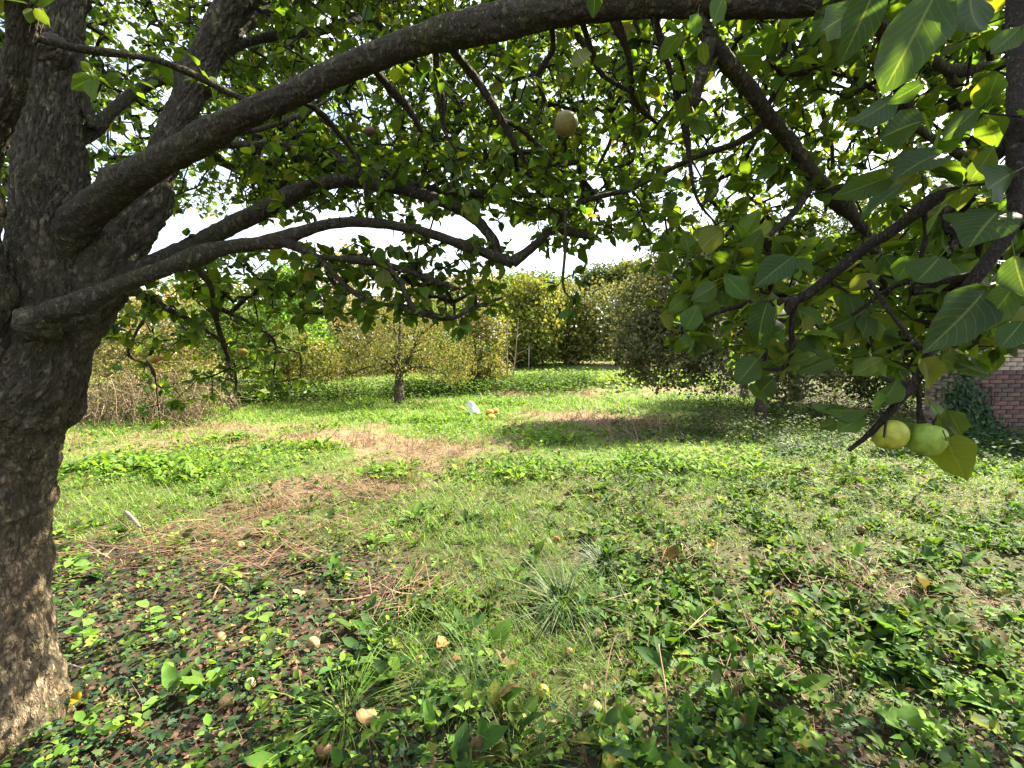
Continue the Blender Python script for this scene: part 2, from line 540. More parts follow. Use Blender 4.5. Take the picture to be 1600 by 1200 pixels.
DRY_SPOTS = [(640, 760, .8, .35), (730, 735, .8, .3), (860, 775, .6, .25), (560, 722, 1.0, .4), (1000, 660, 1.2, .6), (440, 760, .6, .3), (950, 572, 3, 1.5), (1110, 650, 1.0, .5), (380, 800, .6, .3), (500, 690, 1.6, .8), (200, 690, 2.6, .9), (330, 668, 2.2, .8), (540, 775, .7, .35), (700, 705, 1.0, .55), (640, 935, .32, .28),
             (1340, 925, .3, .25), (930, 655, 1.4, .8), (1050, 565, 4, 2.2), (840, 615, 1.8, .9), (1010, 610, 2.0, 1.0), (600, 690, .9, .5),
             (330, 830, .6, .3), (430, 860, .5, .3), (1060, 880, .25, .2), (780, 690, .8, .6), (1230, 720, .7, .3), (560, 940, .25, .2), (960, 770, .5, .25), (880, 585, 2, 1.2)]
GREEN_SPOTS = [(150, 790, 1.0, .7), (240, 730, 1.2, .6), (820, 740, 1.6, .8), (1100, 720, 1.5, .5), (800, 590, 3, 1.5), (560, 640, 2, .7), (620, 830, .5, .3), (1000, 590, 3, 1.2), (660, 655, 1.5, .6), (440, 705, 1.4, .5)]

def dryness(x, y):
    v = 1.1 * (n2(x, y, 0.75, 11, 4) - 0.47) + 0.8 * (n2(x, y, 2.6, 13, 3) - 0.5)
    v = v * 1.5
    for s in DRY_SPOTS:
        v = v + 0.5 * blob(x, y, *s)
    for s in GREEN_SPOTS:
        v = v - 0.45 * blob(x, y, *s)
    return v

def ivyness(x, y):
    d = y
    v = sstep(-0.15, -0.9, x + 0.25 * (y - 2)) * sstep(4.4, 2.6, y) + sstep(6.2, 8.2, x) * sstep(3, 5, y) * 1.2 + 0.5 * sstep(2.2, 1.6, y)
    return v + 0.7 * (n2(x, y, 1.4, 21, 3) - 0.5)

def weediness(x, y):
    v = sstep(0.2, 1.0, x - 0.1 * (y - 2)) * sstep(7.5, 4.5, y) + 0.25 * sstep(6, 3, y)
    return v + 1.1 * (n2(x, y, 1.1, 25, 3) - 0.5)

# ------------------------------------------------------------------ ground sheet
def axis(lo, a, b, hi, st):
    core = np.arange(a, b + 1e-6, st)
    l, r, s = [], [], st
    x = a
    while x > lo:
        s *= 1.22; x -= s; l.append(x)
    x, s = b, st
    while x < hi:
        s *= 1.22; x += s; r.append(x)
    return np.concatenate([np.array(l[::-1]), core, np.array(r)])
gx = axis(-500, -9, 9, 500, 0.085)
gy = axis(-80, 0.8, 11, 600, 0.075)
GX, GY = np.meshgrid(gx, gy)
GZ = height(GX, GY)
nr = 0.05 * (n2(GX, GY, 5.5, 41, 3) - 0.5) * sstep(14, 8, np.hypot(GX, GY))
V = np.stack([GX, GY, GZ + nr], -1).reshape(-1, 3)
nxg, nyg = len(gx), len(gy)
a = (np.arange(nyg - 1)[:, None] * nxg + np.arange(nxg - 1)[None]).ravel()
quads = np.stack([a, a + 1, a + 1 + nxg, a + nxg], -1)
dr = dryness(V[:, 0], V[:, 1])
iv = ivyness(V[:, 0], V[:, 1])
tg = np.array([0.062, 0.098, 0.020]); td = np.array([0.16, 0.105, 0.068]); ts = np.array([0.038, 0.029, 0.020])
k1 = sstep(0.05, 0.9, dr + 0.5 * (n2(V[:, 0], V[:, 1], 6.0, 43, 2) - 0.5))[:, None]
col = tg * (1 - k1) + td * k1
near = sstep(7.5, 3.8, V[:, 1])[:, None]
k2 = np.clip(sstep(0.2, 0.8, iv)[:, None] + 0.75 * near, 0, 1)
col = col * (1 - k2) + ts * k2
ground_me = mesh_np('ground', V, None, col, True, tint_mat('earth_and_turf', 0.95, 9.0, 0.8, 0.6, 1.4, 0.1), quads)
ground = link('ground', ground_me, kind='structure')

# ------------------------------------------------------------------ leaf templates
def leaf_template(stations, half, fold=0.16, curl=0.12, wav=0.0):
    """leaf along +x, length 1; half = half widths at inner stations"""
    T = [(0, 0, 0)]
    for i, (s, h) in enumerate(zip(stations, half)):
        zc = -curl * s * s
        wv_ = wav * (1 if i % 2 else -1)
        T += [(s, h, zc + fold * h + wv_), (s, 0, zc), (s, -h, zc + fold * h - wv_)]
    T.append((1, 0, -curl))
    F = [(0, 2, 1), (0, 3, 2)]
    n = len(stations)
    for i in range(n - 1):
        b = 1 + 3 * i
        F += [(b, b + 1, b + 4), (b, b + 4, b + 3), (b + 1, b + 2, b + 5), (b + 1, b + 5, b + 4)]
    b = 1 + 3 * (n - 1)
    F += [(b, b + 1, 3 * n + 1), (b + 1, b + 2, 3 * n + 1)]
    return np.array(T, float), np.array(F)

LEAF12 = leaf_template((0.22, 0.5, 0.8), (0.26, 0.36, 0.22), 0.25, 0.15, 0.012)
LEAF12B = leaf_template((0.26, 0.66), (0.32, 0.34), 0.6, 0.38, 0.03)
LEAF12C = leaf_template((0.3, 0.7), (0.25, 0.27), 0.1, -0.12, 0.04)
LEAF12D = (LEAF12[0] * [1, 1, 1] + np.stack([0 * LEAF12[0][:, 0], 0.10 * LEAF12[0][:, 0] ** 2, 0.45 * LEAF12[0][:, 0] * LEAF12[0][:, 1]], -1), LEAF12[1])
LEAF4 = leaf_template((0.48,), (0.36,), 0.22, 0.12)
LANCE = leaf_template((0.3, 0.65), (0.14, 0.15), 0.4, 0.3, 0.02)
DOCK = leaf_template((0.3, 0.7), (0.19, 0.20), 0.35, 0.35, 0.02)
OVATE = leaf_template((0.27, 0.66), (0.28, 0.29), 0.3, 0.2, 0.015)
def ivy_template():
    pts = [(0, 0), (-0.12, .32), (0.18, .30), (0.28, .52), (0.48, .24), (0.62, .25), (1, 0), (0.62, -.25), (0.48, -.24), (0.28, -.52), (0.18, -.30), (-0.12, -.32)]
    T = [(0.38, 0, 0)] + [(x, y, 0.10 * abs(y) - 0.1 * x * x) for x, y in pts]
    F = [(0, 1 + (i + 1) % 12, 1 + i) for i in range(12)]
    return np.array(T, float), np.array(F)
IVY = ivy_template()
def blade_template(seg, bend):
    T, F = [], []
    for i in range(seg):
        s = i / seg
        h = 0.5 * (1 - 0.55 * s)
        x = s - 0.25 * bend * s * s
        z = bend * s * s
        T += [(x, h, -z), (x, -h, -z)]
    T.append((1 - 0.25 * bend, 0, -bend))
    for i in range(seg - 1):
        b = 2 * i
        F += [(b, b + 1, b + 3), (b, b + 3, b + 2)]
    b = 2 * (seg - 1)
    F.append((b, b + 1, b + 2))
    return np.array(T, float), np.array(F)
BLADE5 = blade_template(3, 0.5)
BLADE3 = blade_template(2, 0.3)

def pick(n, pal):
    """pal: list of (rgb, weight). Returns n varied colours."""
    c = np.array([p[0] for p in pal]); wt = np.array([p[1] for p in pal], float)
    i = rng.choice(len(pal), n, p=wt / wt.sum())
    out = c[i] * np.exp(rng.normal(0, 0.16, (n, 1)))
    out = out * np.exp(rng.normal(0, 0.06, (n, 3)))
    return np.clip(out, 0.004, 0.75)

def rnd_dirs(n):
    return unit(rng.normal(size=(n, 3)))

# ================================================================== the old apple tree
tree_base = G(20, 1165)
apple_tree = thing('apple_tree', 'big old apple tree with thick mossy limbs arching over the whole orchard view', 'tree', tree_base)

def tree_mesh(name, V, F, mat):
    V = np.asarray(V) - np.array(apple_tree.location)
    o = bpy.data.objects.new(name, mesh_np(name, V, F, PLATE_TINT[:, None] if mat is M_bark else None, True, mat))
    C.objects.link(o)
    o.parent = apple_tree
    return o

tr = [(-20, 1330, 1.98, 240), (-18, 1230, 1.95, 195), (-14, 1150, 1.92, 152), (-12, 1080, 1.90, 122), (-12, 980, 1.88, 103), (-12, 850, 1.86, 99), (-8, 740, 1.84, 103), (15, 650, 1.82, 100),
      (62, 560, 1.80, 86), (78, 450, 1.78, 74), (80, 330, 1.77, 65), (80, 200, 1.75, 53), (86, 100, 1.74, 48), (92, -20, 1.74, 42), (100, -160, 1.75, 34), (120, -320, 1.8, 24)]
p, r = limb_pts(tr, 0.0115)
V, F = tube(p, r, 200, 0.12, 3, 1.0, 0.06, (0.030, 0.055, 0.0085))
trunk = tree_mesh('trunk', V, F, M_bark)

SK = []       # skeleton nodes of the main tree
def branch(spec, sides=22, rough=0.20, seed=0, wob=0.015, knob=0.28, name='branch', mat=None, skel=True):
    p, r = limb_pts(spec, 0.011 if mat is M_bark else 0.016, wob, seed)
    r = r * (1.0 if mat is not None else 0.78)
    V, F = tube(p, r, sides * (2 if mat is M_bark else 1), rough, seed, 1.0, knob, (0.024, 0.045, 0.006) if mat is M_bark else None)
    o = tree_mesh(name, V, F, mat or M_limb)
    if skel:
        SK.append((p[5::4], r[5::4]))
    return o

# second leader and the stem at the frame's edge
branch([(15, 700, 1.80, 44), (78, 570, 1.80, 52), (142, 470, 1.83, 48), (185, 385, 1.88, 42), (225, 310, 1.93, 35), (258, 240, 1.97, 29), (287, 165, 2.0, 27), (328, 75, 2.02, 30), (378, -10, 2.05, 32), (430, -110, 2.1, 26), (500, -220, 2.2, 18)], 60, 0.2, 11, 0.01, 0.25, mat=M_bark)
branch([(-20, 800, 1.78, 80), (-22, 690, 1.74, 60), (-20, 600, 1.68, 44), (-24, 500, 1.62, 44), (-32, 400, 1.56, 42), (-40, 300, 1.5, 40), (-20, 220, 1.4, 32), (14, 150, 1.32, 26), (34, 60, 1.28, 22), (46, -20, 1.25, 21), (60, -150, 1.25, 18)], 48, 0.2, 17, 0.008, 0.25, mat=M_bark)
# limb over the top of the picture
branch([(70, 500, 1.81, 36), (88, 420, 1.77, 44), (122, 350, 1.72, 45), (168, 308, 1.65, 42), (225, 265, 1.57, 38), (300, 225, 1.5, 33), (380, 180, 1.44, 31), (500, 125, 1.37, 32), (640, 72, 1.3, 33), (750, 38, 1.25, 34), (900, 10, 1.2, 37), (1050, -2, 1.16, 37), (1180, 6, 1.13, 34), (1300, 2, 1.1, 28), (1450, -40, 1.05, 22), (1580, -95, 1.0, 18)], 44, 0.2, 23, 0.012, 0.2)
# the lowest limb, with its knotted end
L2 = [(40, 560, 1.76, 26), (48, 515, 1.66, 25), (75, 489, 1.61, 22), (130, 470, 1.61, 20), (200, 440, 1.63, 19), (300, 405, 1.66, 17), (350, 388, 1.68, 16), (430, 376, 1.72, 14), (500, 352, 1.76, 12), (567, 346, 1.8, 11), (650, 359, 1.84, 10), (733, 387, 1.88, 10), (800, 410, 1.9, 12)]
branch(L2, 30, 0.22, 29, 0.012, 0.25)
branch([(800, 410, 1.9, 10), (838, 382, 1.9, 9), (868, 360, 1.92, 8), (905, 366, 1.94, 7), (935, 372, 1.95, 4)], 14, 0.2, 31)
branch([(862, 362, 1.92, 6), (900, 322, 1.98, 6), (940, 308, 2.0, 6), (985, 295, 2.05, 5), (1020, 270, 2.1, 3)], 12, 0.2, 33)
# middle limb
branch([(150, 470, 1.84, 30), (215, 425, 1.86, 22), (300, 384, 1.9, 21), (400, 337, 1.95, 20), (450, 307, 1.98, 18), (500, 288, 2.0, 16), (550, 284, 2.03, 14), (633, 297, 2.08, 12), (700, 300, 2.12, 9), (800, 304, 2.18, 7), (872, 306, 2.22, 5)], 26, 0.22, 37)
branch([(620, 294, 2.07, 12), (683, 313, 2.05, 12), (733, 334, 2.04, 12), (765, 366, 2.03, 10), (779, 402, 2.03, 7)], 16, 0.25, 39)
branch([(330, 225, 1.98, 10), (400, 227, 2.05, 9), (450, 230, 2.1, 8), (500, 243, 2.12, 8), (543, 260, 2.15, 9), (600, 273, 2.17, 8), (640, 282, 2.2, 5)], 14, 0.2, 41)
branch([(470, 225, 2.1, 5), (520, 240, 2.05, 8), (560, 272, 2.02, 7), (600, 300, 2.0, 4)], 12, 0.2, 43)
# drooping leafy branches under the lowest limb
branch([(440, 376, 1.72, 8), (497, 402, 1.74, 7), (524, 430, 1.76, 6), (550, 455, 1.78, 6), (584, 474, 1.8, 5), (644, 482, 1.84, 4.5), (700, 497, 1.88, 3)], 14, 0.25, 47)
branch([(497, 402, 1.74, 6), (580, 407, 1.8, 7), (632, 422, 1.84, 7), (681, 441, 1.88, 5), (720, 452, 1.9, 3)], 14, 0.25, 53)
branch([(600, 409, 1.82, 6), (625, 440, 1.8, 6), (648, 484, 1.8, 6), (700, 497, 1.82, 5), (740, 480, 1.86, 4), (785, 466, 1.9, 2)], 12, 0.25, 57)
branch([(200, 455, 1.78, 8), (224, 462, 1.95, 8), (272, 488, 2.3, 6), (320, 512, 2.6, 4), (360, 552, 2.8, 3), (370, 610, 2.9, 2)], 12, 0.2, 59)
branch([(300, 408, 1.7, 7), (330, 450, 2.1, 6), (338, 500, 2.4, 6), (352, 545, 2.6, 5), (362, 580, 2.7, 3)], 12, 0.2, 61)
branch([(340, 480, 2.32, 4), (400, 510, 2.6, 3.5), (430, 540, 2.8, 3), (424, 610, 2.9, 1.5)], 10, 0.2, 63)
branch([(245, 472, 2.05, 4), (212, 520, 2.4, 3.5), (202, 555, 2.6, 3), (240, 580, 2.8, 2), (250, 650, 2.9, 1.2)], 10, 0.2, 65)
# twiggy branches hanging from the top limb
for sd, sp in enumerate([
        [(575, 95, 1.33, 9), (600, 128, 1.4, 9), (618, 150, 1.45, 8), (640, 172, 1.5, 8), (661, 209, 1.55, 4)],
        [(690, 58, 1.28, 10), (713, 85, 1.33, 9), (750, 133, 1.4, 9), (783, 187, 1.45, 8), (812, 235, 1.5, 6), (832, 262, 1.55, 3)],
        [(783, 187, 1.45, 6), (815, 200, 1.5, 6), (850, 232, 1.55, 5), (870, 250, 1.6, 3)],
        [(860, 20, 1.22, 7), (862, 80, 1.3, 6), (840, 120, 1.35, 6), (850, 160, 1.4, 3)],
        [(680, 60, 1.28, 6), (685, 140, 1.38, 6), (690, 200, 1.45, 4), (712, 240, 1.5, 2)],
        [(960, 30, 1.2, 7), (985, 100, 1.3, 7), (995, 160, 1.4, 6), (1040, 200, 1.5, 3)],
        [(900, 12, 1.2, 7), (940, 110, 1.35, 6), (1000, 150, 1.45, 5), (1015, 180, 1.5, 3)],
        [(1020, 20, 1.18, 7), (1050, 120, 1.3, 7), (1068, 190, 1.4, 6), (1085, 300, 1.5, 4), (1120, 350, 1.6, 2)],
        [(1110, 60, 1.16, 14), (1096, 130, 1.2, 13), (1090, 165, 1.22, 8)],
        [(345, 205, 1.47, 7), (400, 205, 1.55, 6), (470, 180, 1.65, 5), (520, 150, 1.75, 3)],
        [(450, 150, 1.42, 6), (510, 180, 1.55, 6), (560, 250, 1.7, 4), (575, 330, 1.8, 3)]]):
    branch(sp, 12, 0.3, 70 + sd, 0.02, 0.4)
# thick branch dropping to the right
branch([(1085, 20, 1.16, 20), (1119, 76, 1.2, 20), (1171, 136, 1.28, 20), (1206, 184, 1.36, 18), (1237, 223, 1.44, 19), (1276, 280, 1.52, 18), (1320, 324, 1.6, 16), (1352, 368, 1.68, 13), (1371, 422, 1.74, 16), (1384, 450, 1.78, 12), (1402, 500, 1.85, 6), (1410, 560, 1.9, 3)], 26, 0.22, 91, 0.012, 0.35)
branch([(1276, 280, 1.52, 8), (1240, 330, 1.5, 7), (1180, 380, 1.48, 6), (1120, 410, 1.45, 4), (1060, 395, 1.45, 3)], 10, 0.25, 93)
branch([(1206, 184, 1.36, 8), (1150, 225, 1.45, 7), (1080, 250, 1.6, 6), (1010, 285, 1.75, 4), (975, 300, 1.9, 3)], 10, 0.25, 95)
branch([(1330, 10, 1.1, 14), (1400, 60, 1.25, 14), (1445, 85, 1.4, 15), (1485, 110, 1.5, 14), (1540, 105, 1.55, 9), (1600, 85, 1.6, 7)], 14, 0.25, 97)
branch([(1485, 110, 1.5, 9), (1494, 140, 1.5, 8), (1498, 172, 1.5, 6)], 10, 0.25, 98)
branch([(1380, 40, 1.2, 14), (1400, 120, 1.3, 14), (1412, 165, 1.35, 16), (1428, 195, 1.4, 12), (1470, 225, 1.5, 10), (1520, 255, 1.6, 9), (1600, 300, 1.7, 6)], 14, 0.25, 99)
# limbs at the back of the crown
branch([(100, 40, 1.76, 20), (145, 200, 1.8, 8), (100, 20, 1.8, 8)], 10, 0.2, 101, skel=False)
branch([(110, 235, 1.78, 16), (145, 200, 1.84, 15), (220, 135, 1.95, 15), (280, 115, 2.05, 14), (350, 82, 2.2, 12), (400, 62, 2.3, 11), (500, 48, 2.5, 10), (567, 26, 2.7, 10), (667, 14, 3.0, 8), (800, 30, 3.3, 5)], 14, 0.2, 103)
branch([(36, 60, 1.28, 8), (60, 62, 1.3, 6), (115, 76, 1.35, 6), (190, 86, 1.42, 7), (250, 96, 1.48, 7), (310, 120, 1.54, 8), (360, 146, 1.6, 7), (420, 170, 1.7, 4)], 12, 0.2, 105)
branch([(340, 60, 2.03, 20), (420, 20, 2.3, 16), (520, -20, 2.7, 14), (650, 100, 3.3, 9), (760, 190, 3.6, 6), (860, 230, 3.8, 4)], 12, 0.2, 107)
branch([(430, -110, 2.1, 20), (600, -120, 2.4, 18), (800, -40, 2.8, 12), (920, 80, 3.1, 8), (960, 190, 3.3, 5), (930, 270, 3.5, 3)], 12, 0.2, 109)
branch([(1050, -10, 1.16, 18), (1120, -60, 1.5, 14), (1200, 20, 2.1, 9), (1260, 110, 2.7, 7), (1300, 230, 3.1, 5), (1290, 330, 3.3, 3)], 12, 0.2, 111)
branch([(1300, 0, 1.1, 14), (1380, -60, 1.5, 12), (1450, 40, 2.2, 9), (1500, 180, 2.8, 7), (1530, 300, 3.0, 5), (1500, 400, 3.1, 3)], 12, 0.2, 113)
branch([(90, 0, 1.74, 20), (60, -60, 2.0, 16), (40, -30, 2.5, 12), (20, 60, 2.9, 8), (10, 170, 3.2, 5), (20, 280, 3.3, 3)], 12, 0.2, 115)
branch([(285, 165, 2.0, 10), (300, 200, 2.3, 9), (330, 240, 2.7, 8), (400, 280, 3.0, 6), (470, 310, 3.2, 4)], 12, 0.2, 117)
# near branches at the right edge
R2 = [(1595, -110, 0.98, 18), (1592, 0, 0.88, 18), (1590, 150, 0.82, 18), (1588, 250, 0.79, 18), (1590, 320, 0.78, 16), (1578, 362, 0.78, 13), (1532, 425, 0.79, 11), (1491, 481, 0.81, 10), (1454, 545, 0.83, 9), (1431, 594, 0.85, 8), (1397, 635, 0.86, 6), (1360, 676, 0.88, 5), (1326, 704, 0.89, 3.5)]
branch(R2, 22, 0.12, 121, 0.004, 0.18, mat=M_twig)
R3 = [(1588, 205, 0.80, 15), (1569, 232, 0.82, 12), (1530, 264, 0.86, 10), (1460, 312, 0.92, 9), (1394, 363, 0.98, 9), (1349, 391, 1.02, 8.5), (1300, 429, 1.06, 8), (1247, 466, 1.1, 7.5), (1187, 474, 1.14, 5), (1127, 485, 1.18, 3.5), (1060, 520, 1.22, 2)]
branch(R3, 18, 0.15, 123, 0.006, 0.25, mat=M_twig)
branch([(1247, 466, 1.1, 6), (1225, 492, 1.1, 6), (1210, 530, 1.12, 5.5), (1195, 552, 1.14, 4.5), (1190, 590, 1.16, 3)], 10, 0.2, 125, mat=M_twig)
branch([(1247, 466, 1.1, 4), (1238, 500, 1.1, 5), (1238, 555, 1.1, 5), (1222, 577, 1.1, 4), (1195, 575, 1.1, 2)], 10, 0.2, 127, mat=M_twig)
branch([(1443, 328, 0.94, 4), (1446, 370, 0.96, 4), (1430, 440, 1.0, 3.5), (1422, 475, 1.02, 2)], 8, 0.2, 129, mat=M_twig)
branch([(1430, 596, 0.85, 5), (1437, 620, 0.86, 5), (1437, 640, 0.865, 5), (1440, 662, 0.87, 7)], 10, 0.2, 131, mat=M_twig)
branch([(1428, 597, 0.85, 5), (1405, 600, 0.87, 5), (1375, 588, 0.9, 3)], 8, 0.2, 133, mat=M_twig)
branch([(1480, 500, 0.82, 6), (1440, 545, 0.9, 5), (1360, 440, 1.0, 3)], 8, 0.2, 135, mat=M_twig, skel=False)
branch([(1530, 428, 0.79, 6), (1470, 440, 0.88, 6), (1400, 445, 0.98, 4), (1330, 492, 1.05, 2.5)], 8, 0.2, 137, mat=M_twig)
# leafy spray hanging in the sky gap
branch([(868, 362, 1.92, 5), (882, 330, 1.8, 4), (884, 395, 1.75, 3), (882, 440, 1.72, 2.5), (890, 462, 1.72, 1.8), (918, 482, 1.72, 1.2)], 8, 0.2, 139, knob=0.1)

for kn in [[(72, 500, 1.66, 22), (52, 503, 1.60, 26), (36, 506, 1.575, 24), (27, 508, 1.565, 15)], [(60, 90, 1.74, 40), (86, 78, 1.68, 36), (96, 70, 1.66, 22)]]:
    branch(kn, 26, 0.3, int(kn[0][0]) + 3, 0.0, 0.5, 'knot', M_bark, False)

# ---- anchors for twigs: a volume of crown thinned where the sky shows
def in_region(x0, x1, y0, y1, d0, d1, n):
    return np.stack([rng.uniform(x0, x1, n), rng.uniform(y0, y1, n), rng.uniform(d0 ** 2, d1 ** 2, n) ** 0.5], -1)
A = [in_region(-160, 480, -180, 335, 2.5, 4.8, 3500), in_region(360, 1010, -180, 275, 1.9, 4.6, 4900), in_region(380, 920, 225, 340, 1.8, 3.4, 800),
     in_region(960, 1720, -180, 390, 1.45, 3.8, 3100), in_region(1450, 1680, 300, 545, 0.95, 1.8, 170), in_region(1060, 1560, 370, 590, 1.25, 3.0, 760), in_region(170, 480, 440, 630, 2.4, 3.3, 190), in_region(840, 1020, 270, 385, 1.8, 2.9, 200),
     in_region(300, 480, 390, 470, 2.0, 3.0, 90), in_region(470, 795, 375, 505, 1.75, 2.4, 170), in_region(1040, 1250, 380, 600, 1.1, 1.8, 40)]
A = np.vstack(A)
GAPS = [(955, 405, 75, 38, 1.0), (780, 440, 110, 24, .6), (240, 395, 34, 26, 1.0), (650, 330, 60, 20, .4), (510, 330, 60, 25, .45), (860, 280, 80, 30, .3), (960, 260, 60, 50, .3), (1090, 330, 40, 50, .3), (560, 290, 60, 20, .3), (700, 345, 70, 30, .4), (1000, 200, 40, 60, .4), (430, 410, 40, 20, .7),
        (180, 640, 90, 60, .9), (420, 640, 100, 40, .9)]
keep = np.ones(len(A))
for gx_, gy_, rx_, ry_, st_ in GAPS:
    keep *= 1 - st_ * np.exp(-(((A[:, 0] - gx_) / rx_) ** 2 + ((A[:, 1] - gy_) / ry_) ** 2) ** 2)
low = np.interp(A[:, 0], [900, 1030, 1060, 1200, 1300, 1400, 1500, 1560, 1700], [390, 440, 540, 575, 570, 580, 570, 560, 545])
keep = np.where((A[:, 0] > 900) & (A[:, 1] > low), 0, keep)
Pw = CAM + A[:, 2:3] * (fw + rt * ((A[:, 0:1] - 800) / FPX) + up * ((600 - A[:, 1:2]) / FPX))
cl = fbm(Pw * 2.6, 2, 51)
keep *= sstep(0.30, 0.52, cl) * 0.65 + 0.35
Pw = Pw[rng.random(len(A)) < keep]
Pw = np.vstack([Pw, rng.uniform([0.75, 0.65, 2.35], [2.0, 2.1, 3.6], (650, 3))])   # extra crown, mostly out of frame, added to shade the near leaves
# anchors hugging the laid branches
extra = []
for bi, (p, r) in enumerate(SK):
    m = r < 0.024
    q = p[m]
    if len(q):
        k = max(1, int(len(q) * 0.70))
        s = q[rng.integers(0, len(q), k)]
        extra.append(s + rng.normal(0, 0.055, (k, 3)))
Pw = np.vstack([Pw] + extra)
N_A = len(Pw)
nodes = np.vstack([p for p, r in SK])
nrad = np.concatenate([r for p, r in SK])
n_seed = len(nodes)
cap = n_seed + N_A * 14
NP_ = np.zeros((cap, 3)); NP_[:n_seed] = nodes
par = np.full(cap, -1, np.int64)
nn_ = n_seed
best = np.full(N_A, 1e9); bidx = np.zeros(N_A, np.int64)
for s0 in range(0, n_seed, 400):
    D = ((Pw[:, None, :] - NP_[None, s0:min(s0 + 400, n_seed)]) ** 2).sum(-1)
    j = D.argmin(1); dv = D[np.arange(N_A), j]
    u = dv < best
    best[u] = dv[u]; bidx[u] = j[u] + s0
done = np.zeros(N_A, bool)
tips = []
for it in range(N_A):
    j = int(np.argmin(np.where(done, 1e9, best)))
    done[j] = True
    i0 = int(bidx[j])
    a0, b0 = NP_[i0], Pw[j]
    d = np.linalg.norm(b0 - a0)
    if d > 1.1:
        continue
    k = max(1, min(13, int(d / 0.055)))
    mid = 0.5 * (a0 + b0) + np.array([0, 0, 0.10 * d]) + rng.normal(0, 0.09 * d, 3)
    t = (np.arange(1, k + 1) / k)[:, None]
    q = (1 - t) ** 2 * a0 + 2 * t * (1 - t) * mid + t * t * b0
    if k > 2:
        q[:-1] += rng.normal(0, 0.007, (k - 1, 3))
    par[nn_] = i0
    par[nn_ + 1:nn_ + k] = np.arange(nn_, nn_ + k - 1)
    NP_[nn_:nn_ + k] = q
    for m in range(k):
        dd = ((Pw - q[m]) ** 2).sum(1)
        u = dd < best
        best[u] = dd[u]; bidx[u] = nn_ + m
    nn_ += k
    tips.append(nn_ - 1)
NP_ = NP_[:nn_]; par = par[:nn_]
tips = np.array(tips)
cnt = np.zeros(nn_)
cnt[tips] += 1
for i in range(nn_ - 1, n_seed - 1, -1):
    cnt[par[i]] += cnt[i]
rad = np.minimum(0.0019 * np.maximum(cnt, 1) ** 0.46, 0.011)
ids = np.arange(n_seed, nn_)
pi_ = par[ids]
a0, b0 = NP_[pi_], NP_[ids]
ra = np.where(pi_ < n_seed, rad[ids] * 1.25, rad[np.minimum(pi_, nn_ - 1)])
rb = rad[ids]
dirn = unit(b0 - a0)
b0e = b0 + dirn * 0.002
fr = frames(dirn, rnd_dirs(len(ids)))
sd_ = 4
th = np.arange(sd_) * 2 * PI / sd_
ring = fr[:, :, 1][:, None, :] * np.cos(th)[None, :, None] + fr[:, :, 2][:, None, :] * np.sin(th)[None, :, None]
jit = 1 + 0.35 * (rng.random((len(ids), 1, 1)) - 0.35)
V0 = a0[:, None, :] + ring * ra[:, None, None]
V1 = b0e[:, None, :] + ring * rb[:, None, None] * jit
V = np.concatenate([V0, V1], 1).reshape(-1, 3)
base = (np.arange(len(ids)) * 2 * sd_)[:, None]
j = np.arange(sd_)[None]; j2 = (j + 1) % sd_
F = np.concatenate([np.stack([base + j, base + j2, base + sd_ + j2], -1).reshape(-1, 3), np.stack([base + j, base + sd_ + j2, base + sd_ + j], -1).reshape(-1, 3)])
# short fruiting spurs, knobbly
ns = 2600
si = rng.integers(n_seed, nn_, ns)
sp0 = NP_[si]; sdirs = unit(rnd_dirs(ns) + np.array([0, 0, 0.2])); sl_ = rng.uniform(0.012, 0.04, ns)
frs = frames(sdirs, rnd_dirs(ns))
rg = frs[:, :, 1][:, None, :] * np.cos(th)[None, :, None] + frs[:, :, 2][:, None, :] * np.sin(th)[None, :, None]
sr = rng.uniform(0.0016, 0.0032, ns)
S0 = sp0[:, None, :] + rg * sr[:, None, None]
S1 = sp0[:, None, :] + sdirs[:, None, :] * sl_[:, None, None] + rg * sr[:, None, None] * 1.1
VS = np.concatenate([S0, S1], 1).reshape(-1, 3)
bs = (np.arange(ns) * 2 * sd_)[:, None] + len(V)
FS = np.concatenate([np.stack([bs + j, bs + j2, bs + sd_ + j2], -1).reshape(-1, 3), np.stack([bs + j, bs + sd_ + j2, bs + sd_ + j], -1).reshape(-1, 3)])
